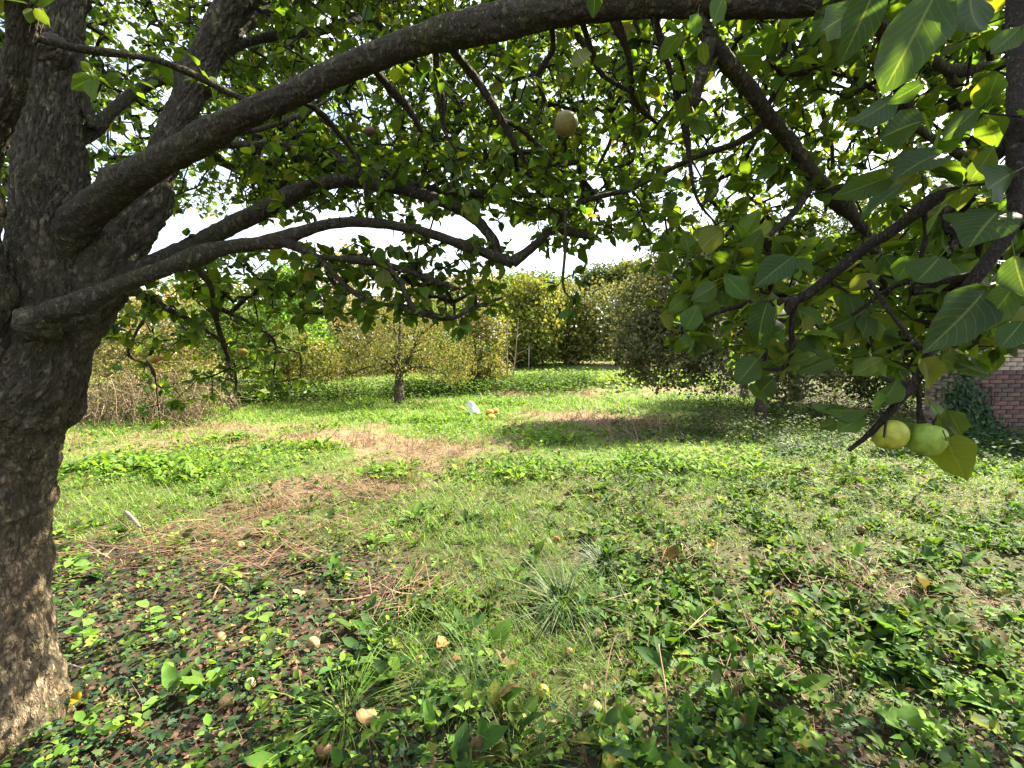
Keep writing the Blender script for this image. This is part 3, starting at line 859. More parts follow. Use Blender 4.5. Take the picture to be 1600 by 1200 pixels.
# fine leafless twigs hanging from the branches
qx, qy, qd = project(NP_[:nn_])
cand = np.nonzero((qx > 250) & (qx < 1350) & (qy < 330) & (qy > -60) & (qd > 1.0))[0]
nt2 = 2700
st_ = NP_[rng.choice(cand, nt2)]
d1 = unit(rnd_dirs(nt2) * [0.75, 0.75, 0.35] + [0, 0, -0.65]); d2 = unit(d1 + rnd_dirs(nt2) * 0.6 + [0, 0, -0.25])
l1 = rng.uniform(0.03, 0.11, nt2); l2 = rng.uniform(0.02, 0.10, nt2)
m1_ = st_ + d1 * l1[:, None]; e1_ = m1_ + d2 * l2[:, None]
VT, FT = [], []
off = len(V) + len(VS)
for A_, B_, ra_, rb_ in ((st_, m1_, rng.uniform(.0016, .003, nt2), None), (m1_, e1_, None, None)):
    fr_ = frames(unit(B_ - A_), rnd_dirs(nt2))
    rg_ = fr_[:, :, 1][:, None, :] * np.cos(th)[None, :, None] + fr_[:, :, 2][:, None, :] * np.sin(th)[None, :, None]
    r0 = ra_ if ra_ is not None else np.full(nt2, .0016)
    q_ = np.concatenate([A_[:, None, :] + rg_ * r0[:, None, None], B_[:, None, :] + rg_ * (r0 * .65)[:, None, None]], 1).reshape(-1, 3)
    b_ = (np.arange(nt2) * 2 * sd_)[:, None] + off
    FT.append(np.concatenate([np.stack([b_ + j, b_ + j2, b_ + sd_ + j2], -1).reshape(-1, 3), np.stack([b_ + j, b_ + sd_ + j2, b_ + sd_ + j], -1).reshape(-1, 3)]))
    VT.append(q_); off += len(q_)
tw = tree_mesh('twigs', np.vstack([V, VS] + VT), np.vstack([F, FS] + FT), M_twig)
tw['kind'] = 'stuff'

# ---- leaves: rosettes at the twig tips and single leaves along the twigs
def rosette(i, nmin, nmax):
    k = rng.integers(nmin, nmax + 1, len(i))
    idx = np.repeat(i, k)
    n = len(idx)
    ax = unit(NP_[idx] - NP_[np.maximum(par[idx], 0)])
    dirs = unit(ax * 0.35 + rnd_dirs(n) * 0.9 + np.array([0, 0, -0.18]))
    return NP_[idx] + dirs * 0.008, dirs
leafy = tips[rng.random(len(tips)) < 0.86]
p1, d1_ = rosette(leafy, 4, 7)
allid = np.arange(n_seed, nn_)
p2, d2_ = rosette(rng.choice(allid, int(len(allid) * 0.42), replace=False), 1, 2)
LP = np.vstack([p1, p2]); LD = np.vstack([d1_, d2_])
nl = len(LP)
nh = unit(np.array([0, 0, 1.0]) + rnd_dirs(nl) * 0.75)
nh[rng.random(nl) < 0.18] *= -1
LR = frames(LD, nh)
far_ = sstep(1.2, 2.4, np.linalg.norm(LP - CAM, axis=1))
ln = np.clip(rng.normal(0.060, 0.014, nl), 0.026, 0.10) * (1 - 0.20 * far_)
LS = np.stack([ln, ln * rng.uniform(0.8, 1.1, nl), ln], -1)
APPLE_PAL = [((0.064, 0.118, 0.016), 5), ((0.084, 0.138, 0.018), 4), ((0.046, 0.090, 0.020), 4), ((0.12, 0.155, 0.020), 1.3), ((0.16, 0.16, 0.02), 0.16), ((0.18, 0.12, 0.02), 0.03)]
LC = pick(nl, APPLE_PAL)
px, py, dd = project(LP + LD * ln[:, None] * 0.5)
LV = np.stack([LP[:, 0], LP[:, 1], LP[:, 2]], -1)
vis = (dd > 0.1) & (px > -20) & (px < 1620) & (py > -20) & (py < 1220)
too_near = (np.linalg.norm(LP - CAM, axis=1) < 0.42) | ((dd < 1.15) & (px > 1335) & (px < 1500) & (py > 628) & (py < 745))
facing = np.abs(((LP - CAM) / np.linalg.norm(LP - CAM, axis=1, keepdims=True) * LR[:, :, 2]).sum(-1))
apx = np.where(vis & ~too_near, (ln / np.maximum(dd, 0.1)) ** 2 * (0.25 + 0.75 * facing), 0)

# big near leaves laid by hand at the upper right corner (base px, tip px, depth, width ratio)
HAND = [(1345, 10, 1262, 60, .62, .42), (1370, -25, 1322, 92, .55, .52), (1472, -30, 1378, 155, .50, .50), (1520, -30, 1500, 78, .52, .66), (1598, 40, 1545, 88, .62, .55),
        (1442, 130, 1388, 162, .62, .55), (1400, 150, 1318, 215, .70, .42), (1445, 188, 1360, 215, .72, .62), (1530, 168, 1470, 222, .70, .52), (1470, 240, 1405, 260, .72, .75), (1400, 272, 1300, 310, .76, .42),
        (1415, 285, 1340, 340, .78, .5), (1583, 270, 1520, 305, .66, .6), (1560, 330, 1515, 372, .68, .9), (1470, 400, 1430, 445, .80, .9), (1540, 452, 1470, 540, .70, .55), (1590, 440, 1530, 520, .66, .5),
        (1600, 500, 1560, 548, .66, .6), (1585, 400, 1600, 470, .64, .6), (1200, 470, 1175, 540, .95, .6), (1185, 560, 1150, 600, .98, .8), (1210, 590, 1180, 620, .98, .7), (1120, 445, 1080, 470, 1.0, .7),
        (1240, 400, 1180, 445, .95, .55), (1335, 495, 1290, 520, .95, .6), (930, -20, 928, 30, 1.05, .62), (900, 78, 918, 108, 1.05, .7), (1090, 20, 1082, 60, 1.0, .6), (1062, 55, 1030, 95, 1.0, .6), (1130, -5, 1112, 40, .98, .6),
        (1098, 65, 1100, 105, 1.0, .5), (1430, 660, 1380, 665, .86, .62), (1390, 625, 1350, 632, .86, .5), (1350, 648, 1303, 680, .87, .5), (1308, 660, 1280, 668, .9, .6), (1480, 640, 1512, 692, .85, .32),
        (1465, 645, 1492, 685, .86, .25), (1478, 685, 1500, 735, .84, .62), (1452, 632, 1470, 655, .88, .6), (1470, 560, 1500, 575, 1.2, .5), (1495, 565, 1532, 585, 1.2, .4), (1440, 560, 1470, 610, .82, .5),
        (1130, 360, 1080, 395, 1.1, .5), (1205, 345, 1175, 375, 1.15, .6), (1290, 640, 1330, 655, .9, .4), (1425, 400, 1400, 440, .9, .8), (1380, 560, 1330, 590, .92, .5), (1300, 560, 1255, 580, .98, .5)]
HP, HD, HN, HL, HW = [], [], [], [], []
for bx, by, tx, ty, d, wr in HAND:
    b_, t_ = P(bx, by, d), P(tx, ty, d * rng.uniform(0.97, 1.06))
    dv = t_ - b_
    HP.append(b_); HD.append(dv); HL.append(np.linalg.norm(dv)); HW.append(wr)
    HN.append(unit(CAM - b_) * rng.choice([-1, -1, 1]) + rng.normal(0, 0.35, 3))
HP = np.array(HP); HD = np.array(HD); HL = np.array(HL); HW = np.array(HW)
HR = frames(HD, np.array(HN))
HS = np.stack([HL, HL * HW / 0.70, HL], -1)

def fine_leaf(seed, tint):
    r_ = np.random.default_rng(seed)
    nu, nv = 13, 9
    us = np.linspace(0, 1, nu); vs_ = np.linspace(-1, 1, nv)
    T, UV = [], []
    bend, fold, tw_ = r_.uniform(0.05, 0.3), r_.uniform(0.15, 0.5), r_.uniform(-0.25, 0.25)
    ph = r_.uniform(0, 6, 4)
    for u_ in us:
        h = 0.36 * (math.sin(PI * min(1, u_ ** 0.80)) ** 0.72 if 0 < u_ < 1 else 0)
        if u_ > 0.72:
            h *= 1 - 0.25 * (u_ - 0.72) / 0.28
        for v_ in vs_:
            e = 1 + (0.05 * math.sin(u_ * 60 + ph[0]) if abs(v_) > 0.99 else 0) + 0.03 * math.sin(u_ * 9 + ph[1] + (2 if v_ > 0 else 0)) * abs(v_)
            y = v_ * h * e
            z = -bend * u_ * u_ + fold * abs(y) * (1 - 0.4 * abs(v_)) + 0.035 * math.sin(u_ * 11 + ph[2]) * v_ * abs(v_) + 0.025 * math.sin(u_ * 7 + ph[3] + 3 * v_) * abs(v_) + tw_ * y * u_
            T.append((u_, y, z)); UV.append((u_, v_))
    Q = []
    for i in range(nu - 1):
        for j_ in range(nv - 1):
            b = i * nv + j_
            Q.append((b, b + nv, b + nv + 1, b + 1))
    # stalk
    nb = len(T)
    for x_, r2 in ((-0.30, 0.012), (0.06, 0.010)):
        for a_ in range(4):
            T.append((x_, r2 * math.cos(a_ * PI / 2), r2 * math.sin(a_ * PI / 2) - 0.01 + (0.10 * x_ if x_ < 0 else 0))); UV.append((0.0, 0.0))
    for a_ in range(4):
        Q.append((nb + a_, nb + (a_ + 1) % 4, nb + 4 + (a_ + 1) % 4, nb + 4 + a_))
    return mesh_np('leaf', np.array(T), None, np.tile(tint, (len(T), 1)), True, M_leafv, np.array(Q), np.array(UV))
tints = pick(16, [((0.060, 0.110, 0.018), 4), ((0.080, 0.130, 0.020), 4), ((0.046, 0.088, 0.020), 3), ((0.115, 0.145, 0.02), 1.5)])
PROTO = [fine_leaf(100 + i, tints[i]) for i in range(16)]
YEL = [fine_leaf(140 + i, c) for i, c in enumerate([(0.12, 0.165, 0.02), (0.155, 0.165, 0.022), (0.18, 0.15, 0.022)])]

SHADE_LEAF = [fine_leaf(180 + i, c_) for i, c_ in enumerate([(0.030, 0.062, 0.018), (0.026, 0.055, 0.018), (0.036, 0.072, 0.018), (0.030, 0.058, 0.022), (0.042, 0.080, 0.018), (0.028, 0.064, 0.02)])]  # leaf copies tinted darker: canopy shade put into the colour
n_hand = len(HP)
top = np.argsort(-apx)[:300 - n_hand]
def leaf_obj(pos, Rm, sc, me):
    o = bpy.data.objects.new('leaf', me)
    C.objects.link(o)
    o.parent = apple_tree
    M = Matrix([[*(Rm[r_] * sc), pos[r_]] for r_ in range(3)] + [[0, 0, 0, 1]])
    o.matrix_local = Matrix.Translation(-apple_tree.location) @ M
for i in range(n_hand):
    leaf_obj(HP[i], HR[i], HS[i], SHADE_LEAF[i % 6] if i < 26 else (PROTO[i % 16] if i not in (37, 43) else YEL[0]))
for k, i in enumerate(top):
    me = PROTO[int(rng.integers(16))] if LC[i][0] < 0.19 else YEL[int(rng.integers(2))]
    leaf_obj(LP[i], LR[i], LS[i], me)
rest = np.ones(nl, bool); rest[top] = False; rest &= ~too_near
nearm = rest & (dd < 2.3) & vis
farm = rest & ~nearm
cl_ = Cloud()
form = rng.integers(0, 4, nl)
for q_, T_ in enumerate((LEAF12, LEAF12B, LEAF12C, LEAF12D)):
    m_ = nearm & (form == q_)
    cl_.add(*T_, LP[m_], LR[m_], LS[m_], LC[m_])
cl_.add(*LEAF4, LP[farm], LR[farm], LS[farm] * 1.1, LC[farm])
me = cl_.mesh('foliage', M_leaf, True)
fo = link('foliage', me)
fo.parent = apple_tree
fo.location = -apple_tree.location
fo['kind'] = 'stuff'
print('main tree leaves', nl, 'nodes', nn_)

# ================================================================== trees of the orchard and beyond
def make_tree(name, label, base, lobes, depth, n, size, pal, trunk_r=0.1, lean=(0, 0), group=None, cat='tree', hang=0.0, holes=0.31, template=LEAF4, mat=None, clump=1.3, limbs=True, shell=0.5, bark=None, trunk_top=None, flat=1.0):
    """base: ground point; lobes: (px, py, rx px, ry px[, depth offset]) of the crown as seen"""
    base = np.asarray(base, float)
    root = thing(name, label, cat, base, group)
    B = []
    for lb in lobes:
        d = depth + (lb[4] if len(lb) > 4 else 0)
        cx_ = math.cos(math.atan(abs(lb[0] - 800) / FPX))
        B.append((P(lb[0], lb[1], d), lb[2] * d / FPX * cx_, lb[3] * d / FPX))
    vol = np.array([b[1] * b[1] * b[2] for b in B]) ** 0.75
    # leaves gather on sprays: sample spray centres in the lobes, then leaves round them
    n = int(n * 0.9)
    ns_ = max(20, int(n / 14))
    li = rng.choice(len(B), ns_, p=vol / vol.sum())
    cen = np.array([b[0] for b in B])[li]
    rad_ = np.array([[b[1], b[1] * flat, b[2]] for b in B])[li]
    dirs = rnd_dirs(ns_)
    rr = (shell + (1 - shell) * rng.random(ns_)) ** (1 / 2.0)
    lump = 0.80 + 0.42 * fbm((cen + dirs * rad_) * clump, 3, 71)
    Q = cen + dirs * rad_ * (rr * lump)[:, None]
    ok = fbm(Q * clump * 1.7, 3, 77) > holes
    Q = Q[ok]; dirs = dirs[ok]
    ids_ = np.repeat(np.arange(len(Q)), 14 + 0 * np.arange(len(Q)))
    m = len(ids_)
    spread = size * 2.2
    pos = Q[ids_] + rng.normal(0, 1, (m, 3)) * spread * np.array([1, 1, 0.8]) + np.array([0, 0, -1]) * hang * rng.random((m, 1))
    gz = height(pos[:, 0], pos[:, 1])
    ok = pos[:, 2] > gz + 0.03
    pos = pos[ok]; ids_ = ids_[ok]; m = len(pos)
    nrm = unit(dirs[ids_] * 0.5 + rnd_dirs(m) * 0.9 + np.array([0, 0, 0.55]))
    ld = unit(rnd_dirs(m) + np.array([0, 0, -0.35 - hang]))
    Rm = frames(ld, nrm)
    s = size * 1.36 * np.exp(rng.normal(0, 0.22, m))
    sprayc = np.exp(rng.normal(0, 0.20, (len(Q), 1)))
    colr = pick(m, pal) * sprayc[ids_] * (1.35 if depth > 13 else 1.0)  # far crowns tinted paler, haze and glare put into the colour
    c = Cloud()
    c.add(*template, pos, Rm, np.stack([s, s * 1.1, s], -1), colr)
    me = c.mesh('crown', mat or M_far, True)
    o = link('crown', me); o.parent = root; o.location = -root.location; o['kind'] = 'stuff'
    # trunk and limbs
    cz = np.mean([b[0] for b in B], axis=0)
    topz = trunk_top if trunk_top is not None else base + np.array([lean[0], lean[1], max(0.5, 0.55 * (cz[2] - base[2]))])
    mid = 0.5 * (base + topz) + rng.normal(0, 0.05, 3) * np.array([1, 1, 0])
    k = catmull(np.vstack([base - [0, 0, 0.1], base + [0, 0, 0.12], mid, topz]), 0.08)
    tt = np.linspace(0, 1, len(k))
    rd = trunk_r * (1.35 - 0.35 * sstep(0, 0.25, tt)) * (1 - 0.35 * tt)
    V, F = tube(k, rd, 14, 0.25, int(abs(base[0]) * 10) % 50, 1.0, 0.2)
    t_ = link('trunk', mesh_np('trunk', V, F, None, True, bark or M_bark2)); t_.parent = root; t_.location = -root.location
    if limbs:
        for q in range(min(9, 3 + len(B))):
            b = B[q % len(B)]
            end = b[0] + rnd_dirs(1)[0] * np.array([b[1], b[1], b[2]]) * 0.65
            mm = 0.45 * topz + 0.55 * end + np.array([0, 0, 0.12 * np.linalg.norm(end - topz)])
            k = catmull(np.vstack([topz - [0, 0, 0.05], mm, end]), 0.12)
            V, F = tube(k, np.linspace(trunk_r * 0.5, trunk_r * 0.08, len(k)), 7, 0.2, q, 1.0, 0.2)
            l_ = link('branch', mesh_np('branch', V, F, None, True, bark or M_bark2)); l_.parent = root; l_.location = -root.location
    return root, Q

PAL_AUT = [((0.125, 0.125, 0.040), 4), ((0.095, 0.115, 0.034), 5), ((0.15, 0.115, 0.055), 2), ((0.07, 0.092, 0.03), 4), ((0.19, 0.13, 0.075), 0.8)]
PAL_GREY = [((0.105, 0.112, 0.056), 4), ((0.075, 0.09, 0.042), 4), ((0.15, 0.145, 0.08), 2.5), ((0.052, 0.066, 0.034), 2)]
PAL_GRN = [((0.055, 0.10, 0.02), 4), ((0.075, 0.125, 0.025), 3), ((0.04, 0.075, 0.02), 3)]
PAL_BRT = [((0.08, 0.17, 0.025), 4), ((0.06, 0.13, 0.02), 3), ((0.11, 0.19, 0.03), 2)]
PAL_YEL = [((0.14, 0.145, 0.035), 4), ((0.115, 0.135, 0.03), 4), ((0.08, 0.105, 0.025), 4), ((0.17, 0.15, 0.035), 1.2)]
PAL_OLV = [((0.10, 0.105, 0.03), 4), ((0.075, 0.085, 0.025), 4), ((0.14, 0.125, 0.04), 2)]
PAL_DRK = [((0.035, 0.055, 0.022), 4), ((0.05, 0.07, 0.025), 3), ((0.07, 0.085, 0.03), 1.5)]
PAL_PALE = [((0.19, 0.165, 0.075), 4), ((0.15, 0.14, 0.055), 3), ((0.11, 0.115, 0.04), 3), ((0.22, 0.17, 0.09), 1.5)]

gc = G(625, 629)
make_tree('apple_tree', 'small apple tree with yellowing leaves and a stout short trunk standing alone in the grass', gc,
          [(630, 515, 60, 48), (568, 540, 50, 38, .5), (692, 530, 48, 42, .3), (630, 556, 62, 30, -.5), (600, 492, 42, 28, .5), (668, 492, 36, 28), (545, 575, 34, 22, .2), (700, 572, 40, 24, -.2)], gc[1], 12500, 0.055, PAL_AUT, 0.155, hang=0.16, holes=0.29, template=LANCE, clump=1.6, trunk_top=gc + [0, 0, 0.95])
gb = G(748, 606)
make_tree('shrub', 'golden olive bushy tree with foliage down to the grass, beside the lone small apple tree', gb,
          [(748, 545, 38, 50), (768, 505, 26, 40), (735, 500, 24, 30), (722, 575, 30, 28), (765, 585, 32, 22)], gb[1], 9000, 0.065, PAL_AUT + [((0.14, 0.14, 0.035), 4)], 0.08, holes=0.26, clump=1.1, hang=0.1)
gr = G(1187, 663)
make_tree('apple_tree', 'dense rounded grey green apple tree with fallen apples at its trunk foot', gr,
          [(1090, 470, 80, 70), (1160, 440, 80, 75, .3), (1230, 490, 80, 75, .2), (1060, 530, 55, 52), (1140, 540, 70, 48, -.5), (1000, 535, 35, 42, .4), (1260, 560, 60, 45), (1120, 420, 55, 45, .6), (1045, 562, 50, 34, .2), (1110, 575, 55, 26, -.3), (995, 575, 26, 22, .4), (1040, 450, 62, 72, .5), (990, 485, 46, 56, .6), (1085, 405, 72, 68, .4), (1145, 380, 70, 58, .5), (1010, 530, 52, 52, .3), (1215, 590, 45, 30, .2)], gr[1] + 0.6, 34000, 0.058, PAL_GREY, 0.14, hang=0.2, holes=0.26, clump=1.3, trunk_top=gr + [0.0, 0, 1.2])
g2 = G(1163, 622)
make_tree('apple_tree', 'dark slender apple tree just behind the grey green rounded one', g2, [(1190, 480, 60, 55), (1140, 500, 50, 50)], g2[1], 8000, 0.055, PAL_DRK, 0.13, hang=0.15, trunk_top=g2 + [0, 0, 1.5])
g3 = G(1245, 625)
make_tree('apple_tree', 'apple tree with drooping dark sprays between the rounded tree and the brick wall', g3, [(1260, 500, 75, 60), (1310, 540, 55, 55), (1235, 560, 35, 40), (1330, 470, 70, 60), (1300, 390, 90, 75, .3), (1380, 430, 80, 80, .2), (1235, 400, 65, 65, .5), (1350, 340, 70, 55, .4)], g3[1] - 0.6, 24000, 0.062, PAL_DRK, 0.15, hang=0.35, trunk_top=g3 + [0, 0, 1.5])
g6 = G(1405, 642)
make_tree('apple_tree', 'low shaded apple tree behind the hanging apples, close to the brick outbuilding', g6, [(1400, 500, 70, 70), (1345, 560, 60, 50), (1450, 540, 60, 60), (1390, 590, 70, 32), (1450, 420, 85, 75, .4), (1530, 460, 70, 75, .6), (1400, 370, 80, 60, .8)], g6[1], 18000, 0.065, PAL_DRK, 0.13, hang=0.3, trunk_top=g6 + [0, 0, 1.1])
# left side
g4 = G(366, 641)
make_tree('apple_tree', 'thin forked apple tree in the shade at the edge of the mown grass', g4, [(370, 520, 55, 50), (330, 500, 50, 50), (420, 530, 50, 45)], g4[1], 6500, 0.055, PAL_GRN, 0.085, hang=0.2, holes=0.4, trunk_top=g4 + [-0.1, 0, 1.3])
g5 = G(440, 622)
make_tree('apple_tree', 'low dark green apple tree between the forked tree and the lone small tree', g5, [(450, 545, 55, 40), (490, 560, 45, 32), (420, 560, 40, 30)], g5[1], 7000, 0.06, PAL_OLV, 0.11, hang=0.2, holes=0.29, trunk_top=g5 + [0, 0, 0.8])
PX = lambda x, d: np.array([(x - 800) / FPX * d, d, float(height((x - 800) / FPX * d, d))])
make_tree('conifer', 'bright green feathery tree rising above the left orchard trees', PX(450, 19), [(450, 520, 48, 50), (455, 470, 36, 45), (448, 440, 22, 25), (480, 540, 40, 40)], 19, 9000, 0.10, PAL_BRT, 0.15, holes=0.26, clump=0.8)
make_tree('ash_tree', 'tall thin crowned tree with brownish autumn leaves behind the lone small apple tree', PX(530, 22), [(515, 435, 50, 45), (575, 465, 55, 50), (480, 415, 38, 34), (625, 470, 38, 44), (550, 520, 70, 50), (540, 405, 30, 26)], 22, 10000, 0.10, PAL_PALE, 0.2, holes=0.39, clump=0.7)
make_tree('elder_shrub', 'pale olive tall shrub behind the dry bramble heap', PX(230, 14), [(180, 520, 70, 60), (250, 510, 70, 60), (310, 520, 55, 60), (220, 560, 90, 40), (130, 540, 50, 50)], 14, 15000, 0.065, PAL_PALE, 0.08, holes=0.29, clump=0.9)
make_tree('willow_tree', 'pale green broad tree filling the gap behind the forked apple tree', PX(360, 20), [(350, 490, 70, 60), (420, 480, 60, 50), (300, 480, 60, 60), (380, 540, 90, 40)], 20, 10000, 0.10, PAL_GRN + PAL_OLV, 0.2, holes=0.29, clump=0.7)
make_tree('elm_tree', 'dull green tree closing the orchard behind the low dark apple tree', PX(560, 25), [(560, 530, 70, 50), (500, 545, 55, 45), (640, 530, 60, 50), (690, 500, 45, 55)], 25, 9000, 0.13, PAL_GRN + PAL_DRK + PAL_OLV, 0.2, holes=0.27, clump=0.6)
# the far row
def far_tree(name, label, x, d, lobes, pal, n=9000, size=0.13, **k):
    return make_tree(name, label, PX(x, d), lobes, d, n, size, pal, 0.14, clump=0.6, **k)
far_tree('hornbeam', 'yellow leaved hornbeam with rounded top at the far end of the meadow', 832, 24, [(832, 500, 44, 55), (818, 458, 28, 30), (852, 464, 24, 26), (800, 480, 20, 26), (835, 535, 42, 34)], PAL_YEL, 10000, 0.12, holes=0.23)
far_tree('hornbeam', 'mid green pointed bushy tree next to the yellow hornbeam', 893, 25, [(893, 510, 32, 46), (886, 475, 20, 34), (900, 540, 32, 24)], PAL_OLV, 7000, 0.12, holes=0.22)
far_tree('hazel_tree', 'wide olive hazel clump with a dark hollow at its foot', 965, 25, [(950, 490, 36, 44), (985, 485, 36, 50), (1020, 500, 36, 48), (945, 525, 34, 32), (1000, 530, 40, 30)], PAL_OLV + PAL_GREY, 10000, 0.12, holes=0.23)
far_tree('oak_tree', 'dark rounded oak rising on the skyline above the pointed bushy tree', 942, 42, [(940, 440, 30, 20), (960, 432, 20, 14), (925, 450, 20, 22)], PAL_DRK, 5000, 0.2, holes=0.3)
far_tree('oak_tree', 'pale yellow green tree on the skyline beside the dark rounded oak', 990, 40, [(992, 440, 26, 28), (985, 425, 14, 14), (1015, 445, 26, 26)], PAL_YEL[1:] + PAL_OLV, 5000, 0.2, holes=0.28)
far_tree('beech_tree', 'distant low beech crown on the skyline over the yellow hornbeam', 830, 45, [(815, 445, 30, 14), (860, 446, 34, 14), (780, 452, 26, 18)], PAL_GRN, 5000, 0.2, holes=0.25)
far_tree('birch_tree', 'thin olive birch on the skyline between the ash and the yellow hornbeam', 735, 36, [(728, 462, 34, 36), (762, 452, 22, 30), (695, 470, 28, 36), (660, 455, 24, 26)], PAL_PALE + PAL_OLV, 6000, 0.16, holes=0.33)
far_tree('hawthorn', 'grey green hawthorn seen behind the rounded apple tree trunk', 1150, 27, [(1090, 520, 60, 34), (1170, 515, 60, 40), (1240, 520, 60, 40)], PAL_GREY, 8000, 0.13, holes=0.26)
far_tree('maple_tree', 'leafy maple glimpsed between the orchard branches above the brick wall', 1370, 24, [(1340, 470, 70, 60), (1420, 480, 70, 70), (1290, 430, 60, 60)], PAL_GRN, 8000, 0.12, holes=0.26)

# woodland closing the horizon
c = Cloud()
for (x0, x1, d, y_top, pal, nn2, sz) in [(-1300, 420, 34, 445, PAL_OLV, 8000, 0.34), (380, 830, 40, 470, PAL_OLV + PAL_DRK, 7000, 0.28), (800, 1120, 34, 470, PAL_DRK, 6000, 0.25), (1050, 2700, 38, 430, PAL_DRK + PAL_OLV, 9000, 0.36)]:
    x = rng.uniform(x0, x1, nn2); d = d + rng.uniform(0, 5, nn2)
    top_ = y_top + 60 * (fbm(np.stack([x * 0.016, d * 0.05, d * 0 + 1], -1), 3, 91) - 0.5)
    t = rng.random(nn2) ** 0.7
    ax = (x - 800) / FPX * d
    gz = height(ax, d)
    zt = 1.6 + (545 - top_) / FPX * d
    z = gz + (zt - gz) * t + rng.normal(0, 0.2, nn2)
    pos = np.stack([ax + rng.normal(0, .3, nn2), d, np.maximum(z, gz + .05)], -1)
    okm = fbm(pos * 0.5, 3, 95) > 0.34
    pos = pos[okm]; m = len(pos)
    Rm = frames(unit(rnd_dirs(m) + [0, 0, -.3]), unit(rnd_dirs(m) + [0, -.2, .5]))
    s = sz * np.exp(rng.normal(0, .25, m))
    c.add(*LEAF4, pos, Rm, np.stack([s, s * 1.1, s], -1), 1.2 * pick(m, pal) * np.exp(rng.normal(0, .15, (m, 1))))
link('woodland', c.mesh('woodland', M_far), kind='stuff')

# dry bramble heap at the left: arching pale stems
root = thing('bramble_bush', 'dry pale bramble heap of arching bare stems by the trunk of the big tree', 'bush', G(240, 668))
c = Cloud()
for i in range(420):
    bx = rng.uniform(120, 325)
    b = G(bx, rng.uniform(640, 668))
    az = rng.uniform(0, 2 * PI); ln_ = rng.uniform(0.4, 1.3); hh = rng.uniform(0.2, 1.15)
    e = b + np.array([math.cos(az) * ln_, math.sin(az) * ln_ * 0.7, 0])
    e[2] = height(e[0], e[1]) + rng.uniform(0.0, 0.7)
    m = 0.5 * (b + e); m[2] = b[2] + hh
    k = catmull(np.vstack([b, m + rng.normal(0, .12, 3), e]), 0.18)
    k[1:-1] += rng.normal(0, 0.03, (len(k) - 2, 3))
    V, F = tube(k, np.linspace(0.008, 0.003, len(k)), 4)
    c.raw(V, F, np.clip(np.array([0.20, 0.145, 0.09]) * rng.uniform(0.4, 1.2), 0, .6))
o = link('stems', c.mesh('stems', M_stick)); o.parent = root; o.location = -root.location; o['kind'] = 'stuff'
c = Cloud()
n = 5200
b = np.array([G(x, y) for x, y in zip(rng.uniform(110, 350, 60), rng.uniform(630, 665, 60))])
pos = b[rng.integers(0, 60, n)] + rng.normal(0, 1, (n, 3)) * [0.5, 0.5, 0.0] + np.stack([0 * np.arange(n), 0 * np.arange(n), 0.1 + 1.25 * rng.random(n) ** 0.8], -1)
c.add(*LEAF4, pos, frames(rnd_dirs(n), unit(rnd_dirs(n) + [0, 0, .5])), 0.05 * np.exp(rng.normal(0, .25, n)), pick(n, PAL_OLV + PAL_PALE + [((0.17, 0.125, 0.07), 5)]))
o = link('foliage', c.mesh('foliage', M_far)); o.parent = root; o.location = -root.location; o['kind'] = 'stuff'

# bare saplings beside the golden bush
for i, (x, y, yt, lab) in enumerate([(783, 603, 490, 'tall bare pale stem nearest the golden bushy tree'), (793, 607, 470, 'tallest bare pole-like stem in front of the yellow hornbeam'), (800, 600, 500, 'slanting bare pale stem against the dark side of the yellow hornbeam')]):
    b = G(x, y); t_ = P(x + (10 if i == 2 else rng.uniform(-4, 4)), yt, b[1])
    k = catmull(np.vstack([b - [0, 0, .05], 0.5 * (b + t_) + rng.normal(0, .05, 3), t_]), 0.15)
    V, F = tube(k, np.linspace(0.035, 0.01, len(k)), 6, 0.2, i)
    c = Cloud(); c.raw(V, F, np.array([0.30, 0.24, 0.15]))
    for q in range(7):
        s = k[rng.integers(2, len(k))]; e = s + np.array([rng.normal(0, .25), rng.normal(0, .25), rng.uniform(.1, .5)])
        V, F = tube(np.vstack([s, .5 * (s + e) + rng.normal(0, .03, 3), e]), [0.01, 0.007, 0.004], 4)
        c.raw(V, F, np.array([0.28, 0.22, 0.14]))
    o = link('bare_sapling', c.mesh('bare_sapling', M_stick)); tag(o, lab, 'sapling')

# ================================================================== brick outbuilding and garden wall
def box_vf(x0, x1, y0, y1, z0, z1):
    V = np.array([(x, y, z) for z in (z0, z1) for y in (y0, y1) for x in (x0, x1)], float)
    F = np.array([(0, 2, 1), (1, 2, 3), (4, 5, 6), (5, 7, 6), (0, 1, 4), (1, 5, 4), (2, 6, 3), (3, 6, 7), (0, 4, 2), (2, 4, 6), (1, 3, 5), (3, 7, 5)])
    return V, F
M_mortar = tint_mat('mortar', 0.95, 50, 0.4)
M_brick = tint_mat('brick', 0.9, 14, 0.5, 0.45, 1.5)
M_slate = tint_mat('slate', 0.6, 12, 0.2, 0.75, 1.25)
def brick_mesh(name, colr, L_, H_):
    bm = bmesh.new()
    bmesh.ops.create_cube(bm, size=1)
    for v in bm.verts:
        v.co = Vector((v.co.x * L_, v.co.y * 0.06, v.co.z * H_))
    bmesh.ops.bevel(bm, geom=bm.edges[:], offset=0.004, segments=1, affect='EDGES')
    me = bpy.data.meshes.new(name); bm.to_mesh(me); bm.free()
    at = me.attributes.new('tint', 'FLOAT_COLOR', 'POINT')
    at.data.foreach_set('color', np.tile(np.array([*colr, 1], np.float32), len(me.vertices)))
    me.materials.append(M_brick)
    return me
RED = [brick_mesh('brick', c_, 0.215, 0.065) for c_ in ((0.098, 0.060, 0.052), (0.082, 0.053, 0.049), (0.112, 0.068, 0.058), (0.075, 0.054, 0.050))]
